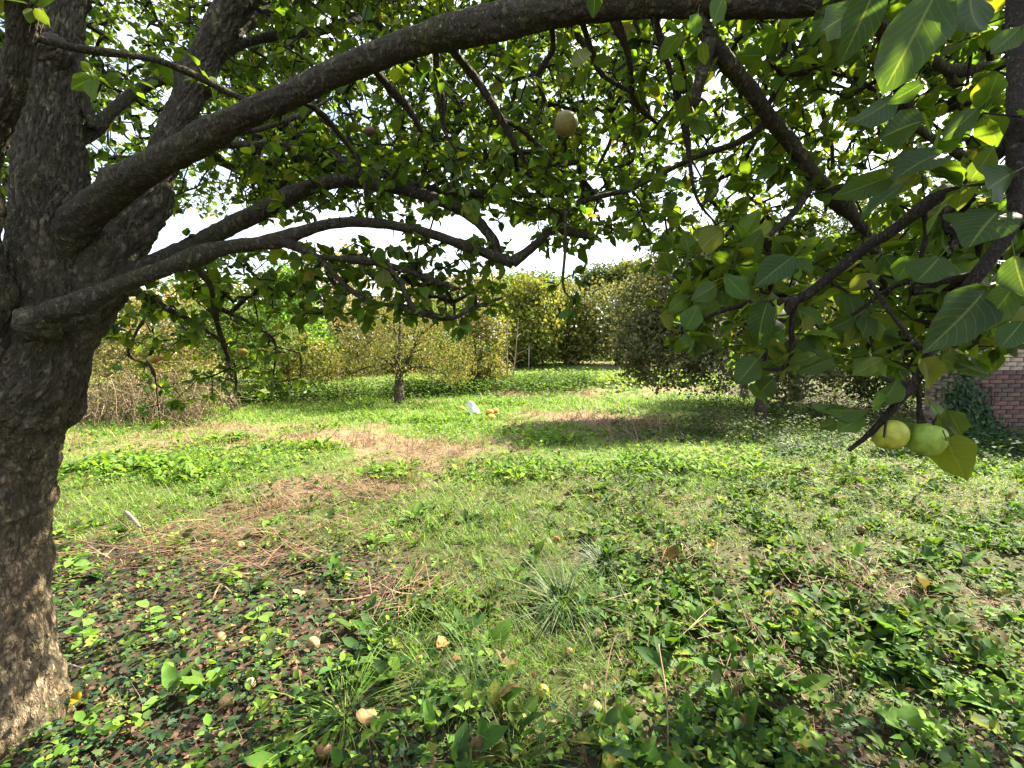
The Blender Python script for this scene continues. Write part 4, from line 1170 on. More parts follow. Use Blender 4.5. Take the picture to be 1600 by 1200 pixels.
PALE = [brick_mesh('brick', c_, 0.215, 0.065) for c_ in ((0.27, 0.225, 0.18), (0.24, 0.205, 0.165), (0.30, 0.25, 0.20))]
PINK = [brick_mesh('brick', c_, 0.215, 0.065) for c_ in ((0.17, 0.125, 0.108), (0.145, 0.11, 0.098), (0.19, 0.138, 0.115))]
wd = 7.9
wx = (1526 - 800) / FPX * wd
wz = float(height(wx, wd)) - 0.05
house = thing('outbuilding', 'low outbuilding with red and pale brick wall and grey slate roof', 'building', (wx + 2, wd + 0.5, wz))
def child(name, me, parent, loc=None, kind=None):
    o = bpy.data.objects.new(name, me); C.objects.link(o); o.parent = parent
    o.location = loc if loc is not None else -parent.location
    if kind: o['kind'] = kind
    return o
BD = 0.98                                            # depth of the lean-to
WX = wx + 0.03
OPS = [(wd + 0.10, wd + 0.30, 0.86, 1.20), (wd + 0.47, wd + 0.58, 0.62, 0.84)]     # y0, y1, z0, z1 of the openings in its side
V, F = box_vf(WX + 0.25, wx + 5.5, wd + 0.03, wd + BD, -0.3 + wz, wz + 2.0)
V = [V]; F = [F]; k = 8
ys = sorted({wd + 0.03, wd + BD, *[q for o_ in OPS for q in o_[:2]]})
for ya, yb in zip(ys[:-1], ys[1:]):
    ym = 0.5 * (ya + yb)
    segs = [(-0.3, 2.0)]
    for o_ in OPS:
        if o_[0] < ym < o_[1]:
            segs = [(-0.3, o_[2]), (o_[3], 2.0)]
    for za, zb in segs:
        v, f = box_vf(WX, WX + 0.248, ya, yb, wz + za, wz + zb)
        V.append(v); F.append(f + k); k += 8
wall_ = child('wall', mesh_np('wall', np.vstack(V), np.vstack(F), np.array([0.115, 0.095, 0.082]), False, M_mortar), house)
row = 0
z = wz + 0.0375
while z < wz + 1.98:
    x = wx + (0.11 if row % 2 else 0.0)
    while x < wx + 1.5:
        kind_ = RED if z < wz + 1.26 else PALE
        o = bpy.data.objects.new('brick', kind_[int(rng.integers(len(kind_)))]); C.objects.link(o); o.parent = wall_
        o.location = (x + 0.1075, wd + 0.015 + rng.normal(0, 0.002), z)
        x += 0.225
    y = wd + (0.05 if row % 2 else 0.16)
    while y < wd + BD - 0.2:
        if not any(o_[0] - 0.20 < y < o_[1] - 0.015 and o_[2] - 0.03 < z - wz < o_[3] + 0.03 for o_ in OPS):
            kind_ = PINK if z < wz + 1.26 else PALE
            o = bpy.data.objects.new('brick', kind_[int(rng.integers(len(kind_)))]); C.objects.link(o); o.parent = wall_
            o.location = (wx + 0.015 + rng.normal(0, 0.002), y + 0.1075, z); o.rotation_euler = (0, 0, PI / 2)
        y += 0.225
    z += 0.075; row += 1
for o_ in OPS:
    v, f = box_vf(WX + 0.12, WX + 0.14, o_[0] - 0.002, o_[1] + 0.002, wz + o_[2] - 0.002, wz + o_[3] + 0.002)
    child('dark_backing', mesh_np('dark_backing', v, f, np.array([0.02, 0.017, 0.015]), False, M_mortar), house)  # near-black panel: the unlit depth of the opening put into its colour
# roof of lapped slates
c = Cloud()
SLP = 1.0
for i in range(9):
    for jx in range(22):
        x0 = wx - 0.12 + jx * 0.27 + (0.135 if i % 2 else 0)
        y0 = wd - 0.16 + i * 0.14; z0 = wz + 1.93 + i * 0.14 * SLP
        V = np.array([(x0, y0, z0), (x0 + 0.262, y0, z0), (x0 + 0.262, y0 + 0.24, z0 + 0.22), (x0, y0 + 0.24, z0 + 0.22), (x0, y0, z0 + 0.014), (x0 + 0.262, y0, z0 + 0.014), (x0 + 0.262, y0 + 0.24, z0 + 0.232), (x0, y0 + 0.24, z0 + 0.232)])
        F = np.array([(0, 2, 1), (0, 3, 2), (4, 5, 6), (4, 6, 7), (0, 1, 5), (0, 5, 4), (0, 4, 7), (0, 7, 3), (1, 2, 6), (1, 6, 5)])
        c.raw(V, F, np.array([0.24, 0.22, 0.24]) * rng.uniform(0.75, 1.25))
child('roof', c.mesh('roof', M_slate), house, kind='stuff')
yb, zb = wd + BD, wz + 1.90 + (BD + 0.14) * SLP
V = np.array([(wx + .03, wd - .14, wz + 1.89), (wx + 5.5, wd - .14, wz + 1.89), (wx + 5.5, yb, zb), (wx + .03, yb, zb), (wx + .03, yb, wz + 1.995), (wx + 5.5, yb, wz + 1.995), (wx + .03, wd + .03, wz + 1.995), (wx + 5.5, wd + .03, wz + 1.995)])
F = np.array([(0, 1, 2), (0, 2, 3), (3, 2, 5), (3, 5, 4), (0, 3, 4), (0, 4, 6), (1, 5, 2), (1, 7, 5)])
child('gable', mesh_np('gable', V, F, np.array([0.34, 0.31, 0.29]), False, M_mortar), house)

# ================================================================== ground cover
def scatter(n, d0, d1, power=1.0, xw=1.22):
    """points on the meadow, thinning with distance"""
    u = rng.random(n)
    if power == 2:
        d = np.sqrt(d0 * d0 + u * (d1 * d1 - d0 * d0))
    else:
        d = d0 * (d1 / d0) ** u if power == 0 else d0 + u * (d1 - d0)
    x = rng.uniform(-1, 1, n) * (xw * d + 0.3)
    return x, d
tb = P(-14, 1150, 1.92)
def clear(x, y):
    return np.hypot(x - tb[0], y - tb[1]) > 0.27
def gpos(x, y, dz=0.0):
    return np.stack([x, y, height(x, y) + dz], -1)

PAL_GR = [((0.10, 0.185, 0.022), 5), ((0.08, 0.155, 0.02), 4), ((0.14, 0.21, 0.03), 3), ((0.065, 0.12, 0.035), 2)]
PAL_GR2 = [((0.120, 0.225, 0.018), 5), ((0.165, 0.255, 0.028), 3), ((0.09, 0.18, 0.016), 3), ((0.20, 0.20, 0.06), .9)]
PAL_STRAW = [((0.23, 0.165, 0.095), 4), ((0.18, 0.105, 0.068), 5), ((0.28, 0.215, 0.135), 2), ((0.12, 0.068, 0.048), 3)]
PAL_WEED = [((0.048, 0.104, 0.014), 5), ((0.070, 0.130, 0.017), 4), ((0.032, 0.070, 0.018), 6), ((0.12, 0.16, 0.026), 1.6), ((0.060, 0.092, 0.042), 1.2), ((0.12, 0.09, 0.04), .6)]
PAL_IVY = [((0.022, 0.050, 0.020), 5), ((0.032, 0.062, 0.022), 4), ((0.020, 0.042, 0.024), 3), ((0.06, 0.09, 0.03), 1)]
PAL_LIT = [((0.10, 0.055, 0.035), 4), ((0.15, 0.085, 0.05), 3), ((0.05, 0.033, 0.024), 5), ((0.20, 0.14, 0.085), 1.2), ((0.22, 0.15, 0.035), 0.4)]

def blades(c, x, y, h, wdt, pal, lean=0.5, T=BLADE5, droop=1.0):
    n = len(x)
    az = rng.uniform(0, 2 * PI, n)
    tilt = np.abs(rng.normal(lean, 0.3, n))
    ld = np.stack([np.cos(az) * np.sin(tilt), np.sin(az) * np.sin(tilt), np.cos(tilt)], -1)
    nh_ = np.stack([-np.cos(az), -np.sin(az), 0.6 + 0 * az], -1)
    nh_ = unit(nh_ + rng.normal(0, .3, (n, 3)))
    Rm = frames(ld, nh_)
    # +z of the template points up-inward, so the bend falls outward
    s = np.stack([h, wdt, h * droop], -1)
    c.add(*T, gpos(x, y, -0.005), Rm, s, pal)

# --- grass: near tufts, meadow, far meadow
cg = Cloud()
x, d = scatter(6800, 1.45, 6.5, 1)
gm = 0.5 - 0.9 * np.clip(ivyness(x, d), 0, 1) - 0.18 * np.clip(weediness(x, d) - 0.45, 0, 1) - 0.45 * np.clip(dryness(x, d), 0, 1) + 1.3 * (n2(x, d, 1.3, 61, 3) - 0.45)
for sx, sy, rx, ry, am in [(540, 1090, .35, .3, .9), (740, 1060, .3, .3, .9), (760, 960, .35, .35, .6), (860, 930, .4, .35, .7), (480, 930, .3, .3, .4), (620, 1000, .5, .3, .6)]:
    gm = gm + am * blob(x, d, sx, sy, rx, ry)
ok = (rng.random(len(x)) < np.clip(gm + 0.12, 0.03, 1)) & clear(x, d)
x, d, gm = x[ok], d[ok], gm[ok]
k = rng.integers(7, 15, len(x))
ii = np.repeat(np.arange(len(x)), k)
bx = x[ii] + rng.normal(0, 0.022, len(ii)); by = d[ii] + rng.normal(0, 0.022, len(ii))
hh = (0.055 + 0.10 * np.clip(gm, 0, 1))[ii] * np.exp(rng.normal(0, .3, len(ii)))
blades(cg, bx, by, hh, rng.uniform(0.0022, 0.0045, len(ii)), pick(len(ii), PAL_GR), 0.42)
print('near grass', len(ii))
x, d = scatter(76000, 3.6, 14, 1)
dd_ = dryness(x, d)
ok = (rng.random(len(x)) < np.clip(0.95 - 1.15 * sstep(0.1, 0.75, dd_), 0.10, 1)) & (ivyness(x, d) < 0.75)
x, d = x[ok], d[ok]
sc_ = 0.6 + d / 11
blades(cg, x, d, 0.085 * sc_ * np.exp(rng.normal(0, .3, len(x))), 0.0075 * sc_, pick(len(x), PAL_GR2), 0.6, BLADE3)
x, d = scatter(32000, 12, 34, 1)
dd_ = dryness(x, d)
ok = (rng.random(len(x)) < np.clip(0.95 - 1.1 * sstep(0.1, 0.75, dd_), 0.12, 1))
x, d = x[ok], d[ok]
blades(cg, x, d, 0.16 * np.exp(rng.normal(0, .3, len(x))), 0.036 * d / 16, pick(len(x), PAL_GR2), 0.6, BLADE3)
link('grass', cg.mesh('grass', M_grass), kind='stuff')

# --- dry stalks and straw
cs = Cloud()
x, d = scatter(60000, 1.4, 8, 1)
dd_ = dryness(x, d)
ok = (rng.random(len(x)) < np.clip(0.15 + 0.85 * sstep(0.15, 0.75, dd_), 0, 1)) & clear(x, d)
x, d = x[ok], d[ok]
fl = rng.random(len(x)) < 0.6
blades(cs, x[fl], d[fl], rng.uniform(0.08, 0.28, fl.sum()), rng.uniform(0.0018, 0.0035, fl.sum()), pick(fl.sum(), PAL_STRAW), 1.35, BLADE3)
blades(cs, x[~fl], d[~fl], rng.uniform(0.05, 0.17, (~fl).sum()), rng.uniform(0.0015, 0.003, (~fl).sum()), pick((~fl).sum(), PAL_STRAW), 0.55, BLADE3)
x, d = scatter(80000, 7, 32, 1)
dd_ = dryness(x, d)
ok = (rng.random(len(x)) < np.clip(0.13 + 0.87 * sstep(0.12, 0.7, dd_), 0, 1))
x, d = x[ok], d[ok]
blades(cs, x, d, 0.16 * np.exp(rng.normal(0, .3, len(x))), 0.009 * (0.5 + d / 14), pick(len(x), PAL_STRAW), 0.8, BLADE3)
for sx, sy, rx, ry, nn3, az0 in [(330, 850, .55, .3, 330, .5), (430, 880, .5, .25, 300, .6), (560, 780, .6, .3, 300, .4), (640, 720, .8, .4, 300, .7), (700, 705, .7, .4, 250, .3), (960, 665, .8, .6, 350, 1.4), (640, 935, .3, .22, 260, 1.0), (540, 830, .4, .2, 160, .6),
                              (1340, 920, .28, .2, 240, 1.2), (1060, 885, .22, .15, 160, 1.0), (1000, 790, .7, .3, 200, .6), (1230, 745, .8, .4, 200, .6), (200, 880, .5, .3, 200, .5), (900, 760, .6, .3, 160, .8), (1450, 800, .8, .4, 160, .3), (1180, 1000, .5, .3, 100, 1.2), (320, 690, 1.5, .5, 220, .5)]:
    c0 = G(sx, sy)
    x = c0[0] + rng.normal(0, rx * .7, nn3); y = c0[1] + rng.normal(0, ry * .7, nn3)
    ok = clear(x, y); x, y = x[ok], y[ok]; n = len(x)
    az = az0 + rng.normal(0, .55, n); el = np.abs(rng.normal(0.05, 0.28, n))
    ld = np.stack([np.cos(az) * np.cos(el), np.sin(az) * np.cos(el), np.sin(el)], -1) * rng.choice([-1, 1], n)[:, None]
    ld[:, 2] = np.abs(ld[:, 2])
    ls = rng.uniform(0.10, 0.42, n)
    cs.add(*BLADE5, gpos(x, y, rng.uniform(0.01, 0.09, n)), frames(ld, unit(rng.normal(0, .5, (n, 3)) + [0, 0, 1])), np.stack([ls, rng.uniform(.003, .0055, n), ls * rng.normal(0, .35, n)], -1), pick(n, [((0.19, 0.115, 0.078), 4), ((0.24, 0.17, 0.11), 3), ((0.13, 0.072, 0.055), 3)]))
x, d = scatter(2600, 4, 16, 1)
ok = rng.random(len(x)) < sstep(0.30, 0.8, dryness(x, d) + 0.9 * (n2(x, d, 1.9, 66, 2) - 0.45))
x, d = x[ok], d[ok]; k = rng.integers(8, 18, len(x)); ii = np.repeat(np.arange(len(x)), k)
bx = x[ii] + rng.normal(0, .035, len(ii)); by = d[ii] + rng.normal(0, .035, len(ii))
blades(cs, bx, by, rng.uniform(.12, .34, len(ii)), 0.003 + 0.0005 * d[ii], pick(len(ii), PAL_STRAW), 0.5, BLADE3)
link('dry_grass', cs.mesh('dry_grass', M_dry), kind='stuff')

# --- leaf litter
cl2 = Cloud()
x, d = scatter(27000, 1.4, 7, 1)
ok = (rng.random(len(x)) < np.clip(0.25 + 0.6 * ivyness(x, d) + 0.4 * dryness(x, d), 0.15, 1)) & clear(x, d)
x, d = x[ok], d[ok]; n = len(x)
s = rng.uniform(0.02, 0.055, n)
cl2.add(*LEAF4, gpos(x, d, 0.008), frames(unit(rnd_dirs(n) * [1, 1, .3]), unit(rnd_dirs(n) * .6 + [0, 0, 1])), np.stack([s, s, s * 1.6], -1), pick(n, PAL_LIT))
link('leaf_litter', cl2.mesh('leaf_litter', M_dry), kind='stuff')

# --- ivy carpet
ci = Cloud()
x, d = scatter(40000, 1.4, 9.5, 1, 1.25)
iv_ = ivyness(x, d)
ok = (rng.random(len(x)) < np.clip(sstep(0.1, 0.75, iv_), 0.05, 1)) & (np.hypot(x - tb[0], d - tb[1]) > 0.24)
x, d = x[ok], d[ok]; n = len(x)
s = rng.uniform(0.016, 0.042, n) * (1 + 0.12 * np.maximum(d - 3, 0))
ci.add(*IVY, gpos(x, d, rng.uniform(0.01, 0.06, n)), frames(unit(rnd_dirs(n) * [1, 1, .35]), unit(rnd_dirs(n) * .55 + [0, 0, 1])), s, pick(n, PAL_IVY))
link('ivy_carpet', ci.mesh('ivy_carpet', M_ivy), kind='stuff')

# --- broad leaved weeds: rosettes and leafy stems
cw = Cloud()
def rosettes(x, d, kmin, kmax, smin, smax, T, pal, tilt=(0.35, 1.0), zoff=0.0, spread=0.02):
    k = rng.integers(kmin, kmax + 1, len(x))
    ii = np.repeat(np.arange(len(x)), k)
    n = len(ii)
    az = rng.uniform(0, 2 * PI, n); el = rng.uniform(*tilt, n)
    ld = np.stack([np.cos(az) * np.cos(el), np.sin(az) * np.cos(el), np.sin(el)], -1)
    nh_ = unit(np.stack([-np.cos(az) * .5, -np.sin(az) * .5, 1 + 0 * az], -1) + rng.normal(0, .35, (n, 3)))
    base_s = rng.uniform(smin, smax, len(x))
    s = base_s[ii] * rng.uniform(0.6, 1.15, n)
    plant = np.exp(rng.normal(0, .18, (len(x), 1)))
    pos = gpos(x[ii] + rng.normal(0, spread, n), d[ii] + rng.normal(0, spread, n)) + np.stack([0 * az, 0 * az, rng.uniform(0, 1, n) * zoff], -1)
    cw.add(*T, pos, frames(ld, nh_), np.stack([s, s * rng.uniform(.8, 1.2, n), s], -1), pick(n, pal) * plant[ii], None)
# near: dense mat on the right, scattered elsewhere
x, d = scatter(10500, 1.4, 6.5, 1)
wn = weediness(x, d)
ok = (rng.random(len(x)) < np.clip(sstep(0.15, 0.9, wn) * (0.06 + 1.05 * sstep(0.42, 0.55, n2(x, d, 2.2, 33, 3))) + 0.07, 0, 1)) & clear(x, d)
x, d = x[ok], d[ok]
h = len(x)
q = rng.random(h)
m1, m2, m3 = q < 0.5, (q >= .5) & (q < .78), q >= .78
rosettes(x[m1], d[m1], 4, 9, 0.022, 0.065, OVATE, PAL_WEED, (-0.2, 1.1), 0.12, 0.05)
rosettes(x[m2], d[m2], 4, 8, 0.06, 0.17, DOCK, PAL_WEED, (0.2, 1.15), 0.02, 0.014)
rosettes(x[m3], d[m3], 5, 9, 0.018, 0.035, OVATE, PAL_WEED + PAL_IVY, (0.0, 0.8), 0.05, 0.05)
x, d = scatter(2600, 1.5, 5.5, 1)
ok = (ivyness(x, d) > 0.1) & clear(x, d) & (rng.random(len(x)) < 0.35)
rosettes(x[ok], d[ok], 5, 10, 0.022, 0.055, OVATE, PAL_GR, (0.0, 1.0), 0.11, 0.03)
# fine low leaves filling between the plants
x, d = scatter(26000, 1.4, 8, 1)
fm = 0.22 + 0.8 * (n2(x, d, 3.1, 27, 3) - 0.45) + 0.4 * weediness(x, d) - 0.5 * np.clip(ivyness(x, d), 0, 1) - 0.3 * np.clip(dryness(x, d), 0, 1)
ok = (rng.random(len(x)) < np.clip(fm, 0.05, 1)) & clear(x, d)
x, d = x[ok], d[ok]; n = len(x)
s = rng.uniform(0.012, 0.030, n) * (1 + 0.10 * np.maximum(d - 3, 0))
cw.add(*LEAF4, gpos(x, d, rng.uniform(0.0, 0.07, n)), frames(unit(rnd_dirs(n) * [1, 1, .6]), unit(rnd_dirs(n) * .8 + [0, 0, 1])), np.stack([s, s * rng.uniform(.6, 1.2, n), s], -1), pick(n, PAL_WEED + [((0.12, 0.085, 0.045), 1.5), ((0.035, 0.06, 0.025), 5)]))
# middle distance
x, d = scatter(15000, 5.5, 16, 1)
wn = n2(x, d, 0.8, 26, 3) - 0.35 * np.clip(dryness(x, d), 0, 1)
for s in GREEN_SPOTS:
    wn = wn + 0.2 * blob(x, d, *s)
ok = rng.random(len(x)) < sstep(0.35, 0.65, wn)
x, d = x[ok], d[ok]
rosettes(x, d, 3, 5, 0.04, 0.095, LEAF4, PAL_GR2 + PAL_WEED, (0.0, 0.9), 0.05, 0.09)
for sx, sy, rx, ry, n_ in [(240, 732, .55, .3, 90), (180, 735, .5, .3, 70), (360, 690, .5, .3, 60), (820, 742, .7, .35, 90), (1010, 730, .6, .3, 70), (600, 742, .4, .25, 40), (300, 745, .5, .3, 60), (860, 690, .6, .4, 60), (480, 700, .6, .3, 60), (1180, 740, .6, .3, 70), (770, 632, .9, .4, 70), (660, 660, .8, .4, 60)]:
    c0 = G(sx, sy)
    rosettes(c0[0] + rng.normal(0, rx * .6, n_), c0[1] + rng.normal(0, ry * .6, n_), 4, 7, 0.06, 0.14, DOCK, PAL_GR, (0.1, 1.1), 0.10, 0.05)
# squash leaf belt in the far field
x = rng.uniform(-4.5, 8, 2600); d = 18 + rng.normal(0, 1.0, 2600) + 0.12 * x
ok = n2(x, d, .6, 29, 3) > 0.42
rosettes(x[ok], d[ok], 4, 6, 0.13, 0.24, LEAF4, [((0.13, 0.20, 0.035), 4), ((0.17, 0.23, 0.06), 3), ((0.09, 0.15, 0.03), 2)], (-0.2, 0.7), 0.2, 0.12)
# nettles along the far left edge and under the trees
x = rng.uniform(-9, 3, 3600); d = 14.2 + 0.35 * np.maximum(x + 6, 0) + rng.normal(0, .8, 3600)
rosettes(x, d, 4, 6, 0.07, 0.12, LEAF4, PAL_GRN + PAL_WEED, (-0.2, 0.8), 0.45, 0.1)
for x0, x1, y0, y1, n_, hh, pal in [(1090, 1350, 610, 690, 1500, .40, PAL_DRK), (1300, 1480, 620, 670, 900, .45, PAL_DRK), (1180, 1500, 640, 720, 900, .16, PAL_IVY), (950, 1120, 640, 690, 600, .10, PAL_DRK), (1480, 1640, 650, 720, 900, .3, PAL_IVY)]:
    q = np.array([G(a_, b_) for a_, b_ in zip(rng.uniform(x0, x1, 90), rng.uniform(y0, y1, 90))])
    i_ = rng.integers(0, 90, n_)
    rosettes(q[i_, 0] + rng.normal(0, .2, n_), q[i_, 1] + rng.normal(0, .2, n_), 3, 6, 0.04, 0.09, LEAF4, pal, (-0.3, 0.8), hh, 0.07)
x = np.concatenate([rng.uniform(-7, 1.2, 2600), rng.uniform(1.2, 10, 1300)]); d = np.concatenate([rng.uniform(23, 27, 2600), rng.uniform(27, 29.5, 1300)]) + 0.05 * x
rosettes(x, d, 3, 5, 0.14, 0.24, LEAF4, PAL_OLV + PAL_GRN, (-0.2, 0.8), 0.9, 0.15)
link('weeds', cw.mesh('weeds', M_weed, True), kind='stuff')

# ================================================================== single plants
def tuft(label, px, py, n, h, pal, wd_=0.004, sp=0.05, lean=0.55, droop=1.0):
    b = G(px, py)
    c = Cloud()
    r_ = np.abs(rng.normal(0, sp, n)); az = rng.uniform(0, 2 * PI, n)
    x = b[0] + r_ * np.cos(az); y = b[1] + r_ * np.sin(az)
    tilt = np.clip(lean * (0.35 + 0.9 * rng.random(n)) + r_ * 2, 0.05, 1.4)
    ld = np.stack([np.cos(az) * np.sin(tilt), np.sin(az) * np.sin(tilt), np.cos(tilt)], -1)
    nh_ = np.stack([-np.cos(az), -np.sin(az), 0.6 + 0 * az], -1)
    az = az + rng.normal(0, .5, n)
    ld = unit(ld + rng.normal(0, .16, (n, 3)))
    hh = h * rng.uniform(0.35, 1.15, n)
    pal = pal + [((0.17, 0.125, 0.075), 0.9)]
    c.add(*blade_template(5, 0.7), gpos(x, y, -0.01), frames(ld, nh_), np.stack([hh, np.full(n, wd_) * rng.uniform(.7, 1.3, n), hh * droop], -1), pick(n, pal))
    V = np.concatenate(c.v) - b
    o = bpy.data.objects.new('grass_tuft', mesh_np('grass_tuft', V, np.concatenate(c.t), np.concatenate(c.c), False, M_grass))
    C.objects.link(o); o.location = b
    return tag(o, label, 'grass tuft')
BLU = [((0.040, 0.078, 0.030), 4), ((0.030, 0.062, 0.022), 4), ((0.065, 0.10, 0.042), 2)]
tuft('large blue green sedge tuft with arching blades in the middle of the near grass', 880, 950, 330, 0.36, BLU, 0.006, 0.07, 0.7)
tuft('second blue green tuft spreading beside the large sedge tuft, by dry stalks', 945, 890, 200, 0.30, BLU, 0.006, 0.06, 0.7)
tuft('fine dark green hair like grass tuft near the upright dock leaf', 735, 1085, 420, 0.26, [((0.04, 0.085, 0.022), 4), ((0.055, 0.11, 0.03), 3)], 0.0022, 0.06, 0.5)
tuft('bright green broad bladed grass clump beside the fine dark tuft', 540, 1120, 330, 0.26, PAL_GR, 0.0055, 0.11, 0.75)
tuft('green grass clump at the bottom edge next to two yellow apples', 800, 1190, 180, 0.20, PAL_GR, 0.0045, 0.08, 0.7)
tuft('bluish tussock in the shade in front of the grey green apple tree', 1240, 700, 260, 0.30, BLU, 0.011, 0.12, 0.6)
tuft('small bluish tussock at the edge of the rounded tree shadow', 1075, 690, 200, 0.24, BLU, 0.011, 0.10, 0.6)
def weed_plant(name, label, px, py, k, ln, T, pal, tilt=(0.5, 1.2), stem=0.0, cat='plant', levels=1):
    b = G(px, py)
    root = thing(name, label, cat, b)
    for i in range(k):
        az = i * 2.4 + rng.uniform(-.3, .3); el = rng.uniform(*tilt)
        ld = np.array([[math.cos(az) * math.cos(el), math.sin(az) * math.cos(el), math.sin(el)]])
        nh_ = unit(np.array([[-math.cos(az) * .5, -math.sin(az) * .5, 1.0]]) + rng.normal(0, .25, (1, 3)))
        s = ln * rng.uniform(.7, 1.15)
        c = Cloud(); zz = stem * (i / max(1, k - 1))
        c.add(*T, np.array([[0, 0, zz]]) + ld * 0.01, frames(ld, nh_), np.array([[s, s, s]]), pick(1, pal))
        o = bpy.data.objects.new('leaf', c.mesh('leaf', M_weed, True)); C.objects.link(o); o.parent = root
    if stem:
        V, F = tube(np.array([[0, 0, -0.02], [0.004, 0, stem * .5], [0, 0.004, stem]]), [0.004, 0.0035, 0.002], 6)
        o = bpy.data.objects.new('stem', mesh_np('stem', V, F, np.array([0.12, 0.17, 0.04]), True, M_weed)); C.objects.link(o); o.parent = root
    return root
D9 = leaf_template((0.15, 0.35, 0.55, 0.75, 0.9), (0.14, 0.20, 0.19, 0.17, 0.10), 0.35, 0.3, 0.018)
O9 = leaf_template((0.15, 0.35, 0.55, 0.75, 0.9), (0.22, 0.32, 0.33, 0.24, 0.12), 0.3, 0.2, 0.014)
BR = [((0.10, 0.19, 0.035), 3), ((0.085, 0.165, 0.03), 3)]
weed_plant('dock_plant', 'upright dock leaves standing in front of the fine dark grass tuft', 676, 1150, 3, 0.13, D9, BR, (0.9, 1.4))
weed_plant('dock_plant', 'pale green dock with long reaching leaves in the dark ivy by the trunk', 270, 1085, 4, 0.17, D9, BR, (0.4, 1.0))
weed_plant('dock_plant', 'broad dock leaf lying flat at the bottom edge near a tan leaf', 615, 1180, 3, 0.15, D9, [((0.06, 0.12, 0.04), 1)], (0.05, 0.4))
weed_plant('dock_plant', 'large pale broad dock leaf in the weeds near the bending straw stalk', 1110, 1095, 4, 0.16, O9, [((0.10, 0.16, 0.065), 1)], (0.1, 0.8))
weed_plant('dock_plant', 'leafy dock rosette lit by the sun just beyond the yellow windfall', 590, 850, 9, 0.15, D9, BR, (0.3, 1.1))
weed_plant('dock_plant', 'dock rosette on the lit grass behind the reddish windfall', 650, 812, 8, 0.15, D9, BR, (0.3, 1.1))
weed_plant('nettle', 'bright green nettle with paired leaves in the ivy near the big trunk', 130, 1010, 10, 0.075, O9, BR, (0.0, 0.5), 0.16)
weed_plant('nettle', 'fresh nettle shoot between the trunk and the tan windfall', 235, 985, 10, 0.07, O9, BR, (0.0, 0.5), 0.13)
weed_plant('nettle', 'leafy nettle clump close to the trunk below the grey stick', 115, 905, 12, 0.10, O9, BR, (0.0, 0.5), 0.15)
weed_plant('nettle', 'nettle shoot beside the reddish windfall on the brown litter', 405, 985, 10, 0.07, O9, BR, (0.0, 0.5), 0.15)
weed_plant('plantain', 'broad plantain rosette at the bottom right among the weeds', 1420, 1150, 7, 0.15, O9, BR, (0.3, 1.0))
weed_plant('plantain', 'tall leaved plantain in the weeds below the dry grass patch', 1395, 1000, 7, 0.16, O9, BR, (0.4, 1.1))
weed_plant('plantain', 'plantain rosette at the very edge by the brown curled leaf', 1560, 1110, 7, 0.15, O9, BR, (0.3, 1.0))
weed_plant('plantain', 'dark leaved plantain rosette in the weeds left of the curled orange leaf', 1085, 985, 8, 0.14, D9, BR, (0.5, 1.2))

# ================================================================== apples
def apple_mesh(name, r, colr, oblong=1.0, blush=None, seed=0):
    nu, nv = 20, 14
    V = []; T = []
    for i in range(nv + 1):
        ph = PI * i / nv
        for j_ in range(nu):
            th_ = 2 * PI * j_ / nu
            rr = 1 + 0.03 * math.cos(5 * th_) * (1 if ph > 2 else 0.2) + 0.05 * math.sin(th_ + seed) * math.sin(ph)
            rad_ = math.sin(ph) ** 0.92 * rr * (1.02 - 0.08 * math.cos(ph) * -1)
            z_ = math.cos(ph) * 0.92 * oblong
            dip = math.exp(-(math.sin(ph) / 0.28) ** 2)
            z_ -= math.copysign(0.22 * dip, math.cos(ph))
            V.append((r * rad_ * math.cos(th_), r * rad_ * math.sin(th_), r * z_))
            cc = np.array(colr) * 0.72
            if blush is not None:
                k_ = 0.5 + 0.5 * math.sin(th_ + seed * 1.7)
                cc = cc * (1 - k_) + 0.72 * np.array(blush) * k_
            if dip > 0.6 and math.cos(ph) < 0:
                cc = cc * 0.35
            T.append(cc)
    Q = [(i * nu + j_, (i + 1) * nu + j_, (i + 1) * nu + (j_ + 1) % nu, i * nu + (j_ + 1) % nu) for i in range(nv) for j_ in range(nu)]
    return mesh_np(name, np.array(V), None, np.array(T), True, M_fruit, np.array(Q))
def apple(label, pos, r, colr, rot=(0, 0, 0), group=None, oblong=1.0, blush=None, stem=0.03, seed=0):
    o = bpy.data.objects.new('apple', apple_mesh('apple', r, colr, oblong, blush, seed)); C.objects.link(o)
    o.location = Vector([float(v) for v in pos]); o.rotation_euler = rot
    tag(o, label, 'apple', group)
    V, F = tube(np.array([[0, 0, r * 0.55], [0.002, 0, r * 0.8], [0.005, 0.002, r * 0.8 + stem]]), [0.002, 0.0016, 0.0018], 6)
    s = bpy.data.objects.new('stalk', mesh_np('stalk', V, F, None, True, M_twig)); C.objects.link(s); s.parent = o
    return o
GRN = (0.27, 0.33, 0.035)
g_h = 'apples hanging in the big tree'
apple('ripe green apple hanging lowest on the drooping twig, broader of the close pair', P(1448, 687, .87), 0.030, (0.23, 0.36, 0.04), (0.2, 0.15, 0.4), g_h, 1.22, (0.32, 0.42, 0.05), 0.02, 1)
apple('yellow green apple half covered by a leaf, in the close pair over the meadow', P(1389, 679, .88), 0.0295, (0.28, 0.37, 0.03), (-0.2, 0.1, 0.2), g_h, 1.12, (0.42, 0.45, 0.05), 0.02, 2)
apple('lone brownish green apple hanging high under the top limb', P(884, 194, 1.45), 0.036, (0.20, 0.19, 0.04), (0.1, 0.25, 0.3), g_h, 1.15, (0.24, 0.20, 0.05), 0.02, 3)
apple('red flushed yellow apple among drooping leaves right beside the big trunk', P(240, 562, 2.8), 0.029, (0.45, 0.33, 0.05), (0, 0.2, 0), g_h, 0.95, (0.45, 0.14, 0.04), 0.03, 4)
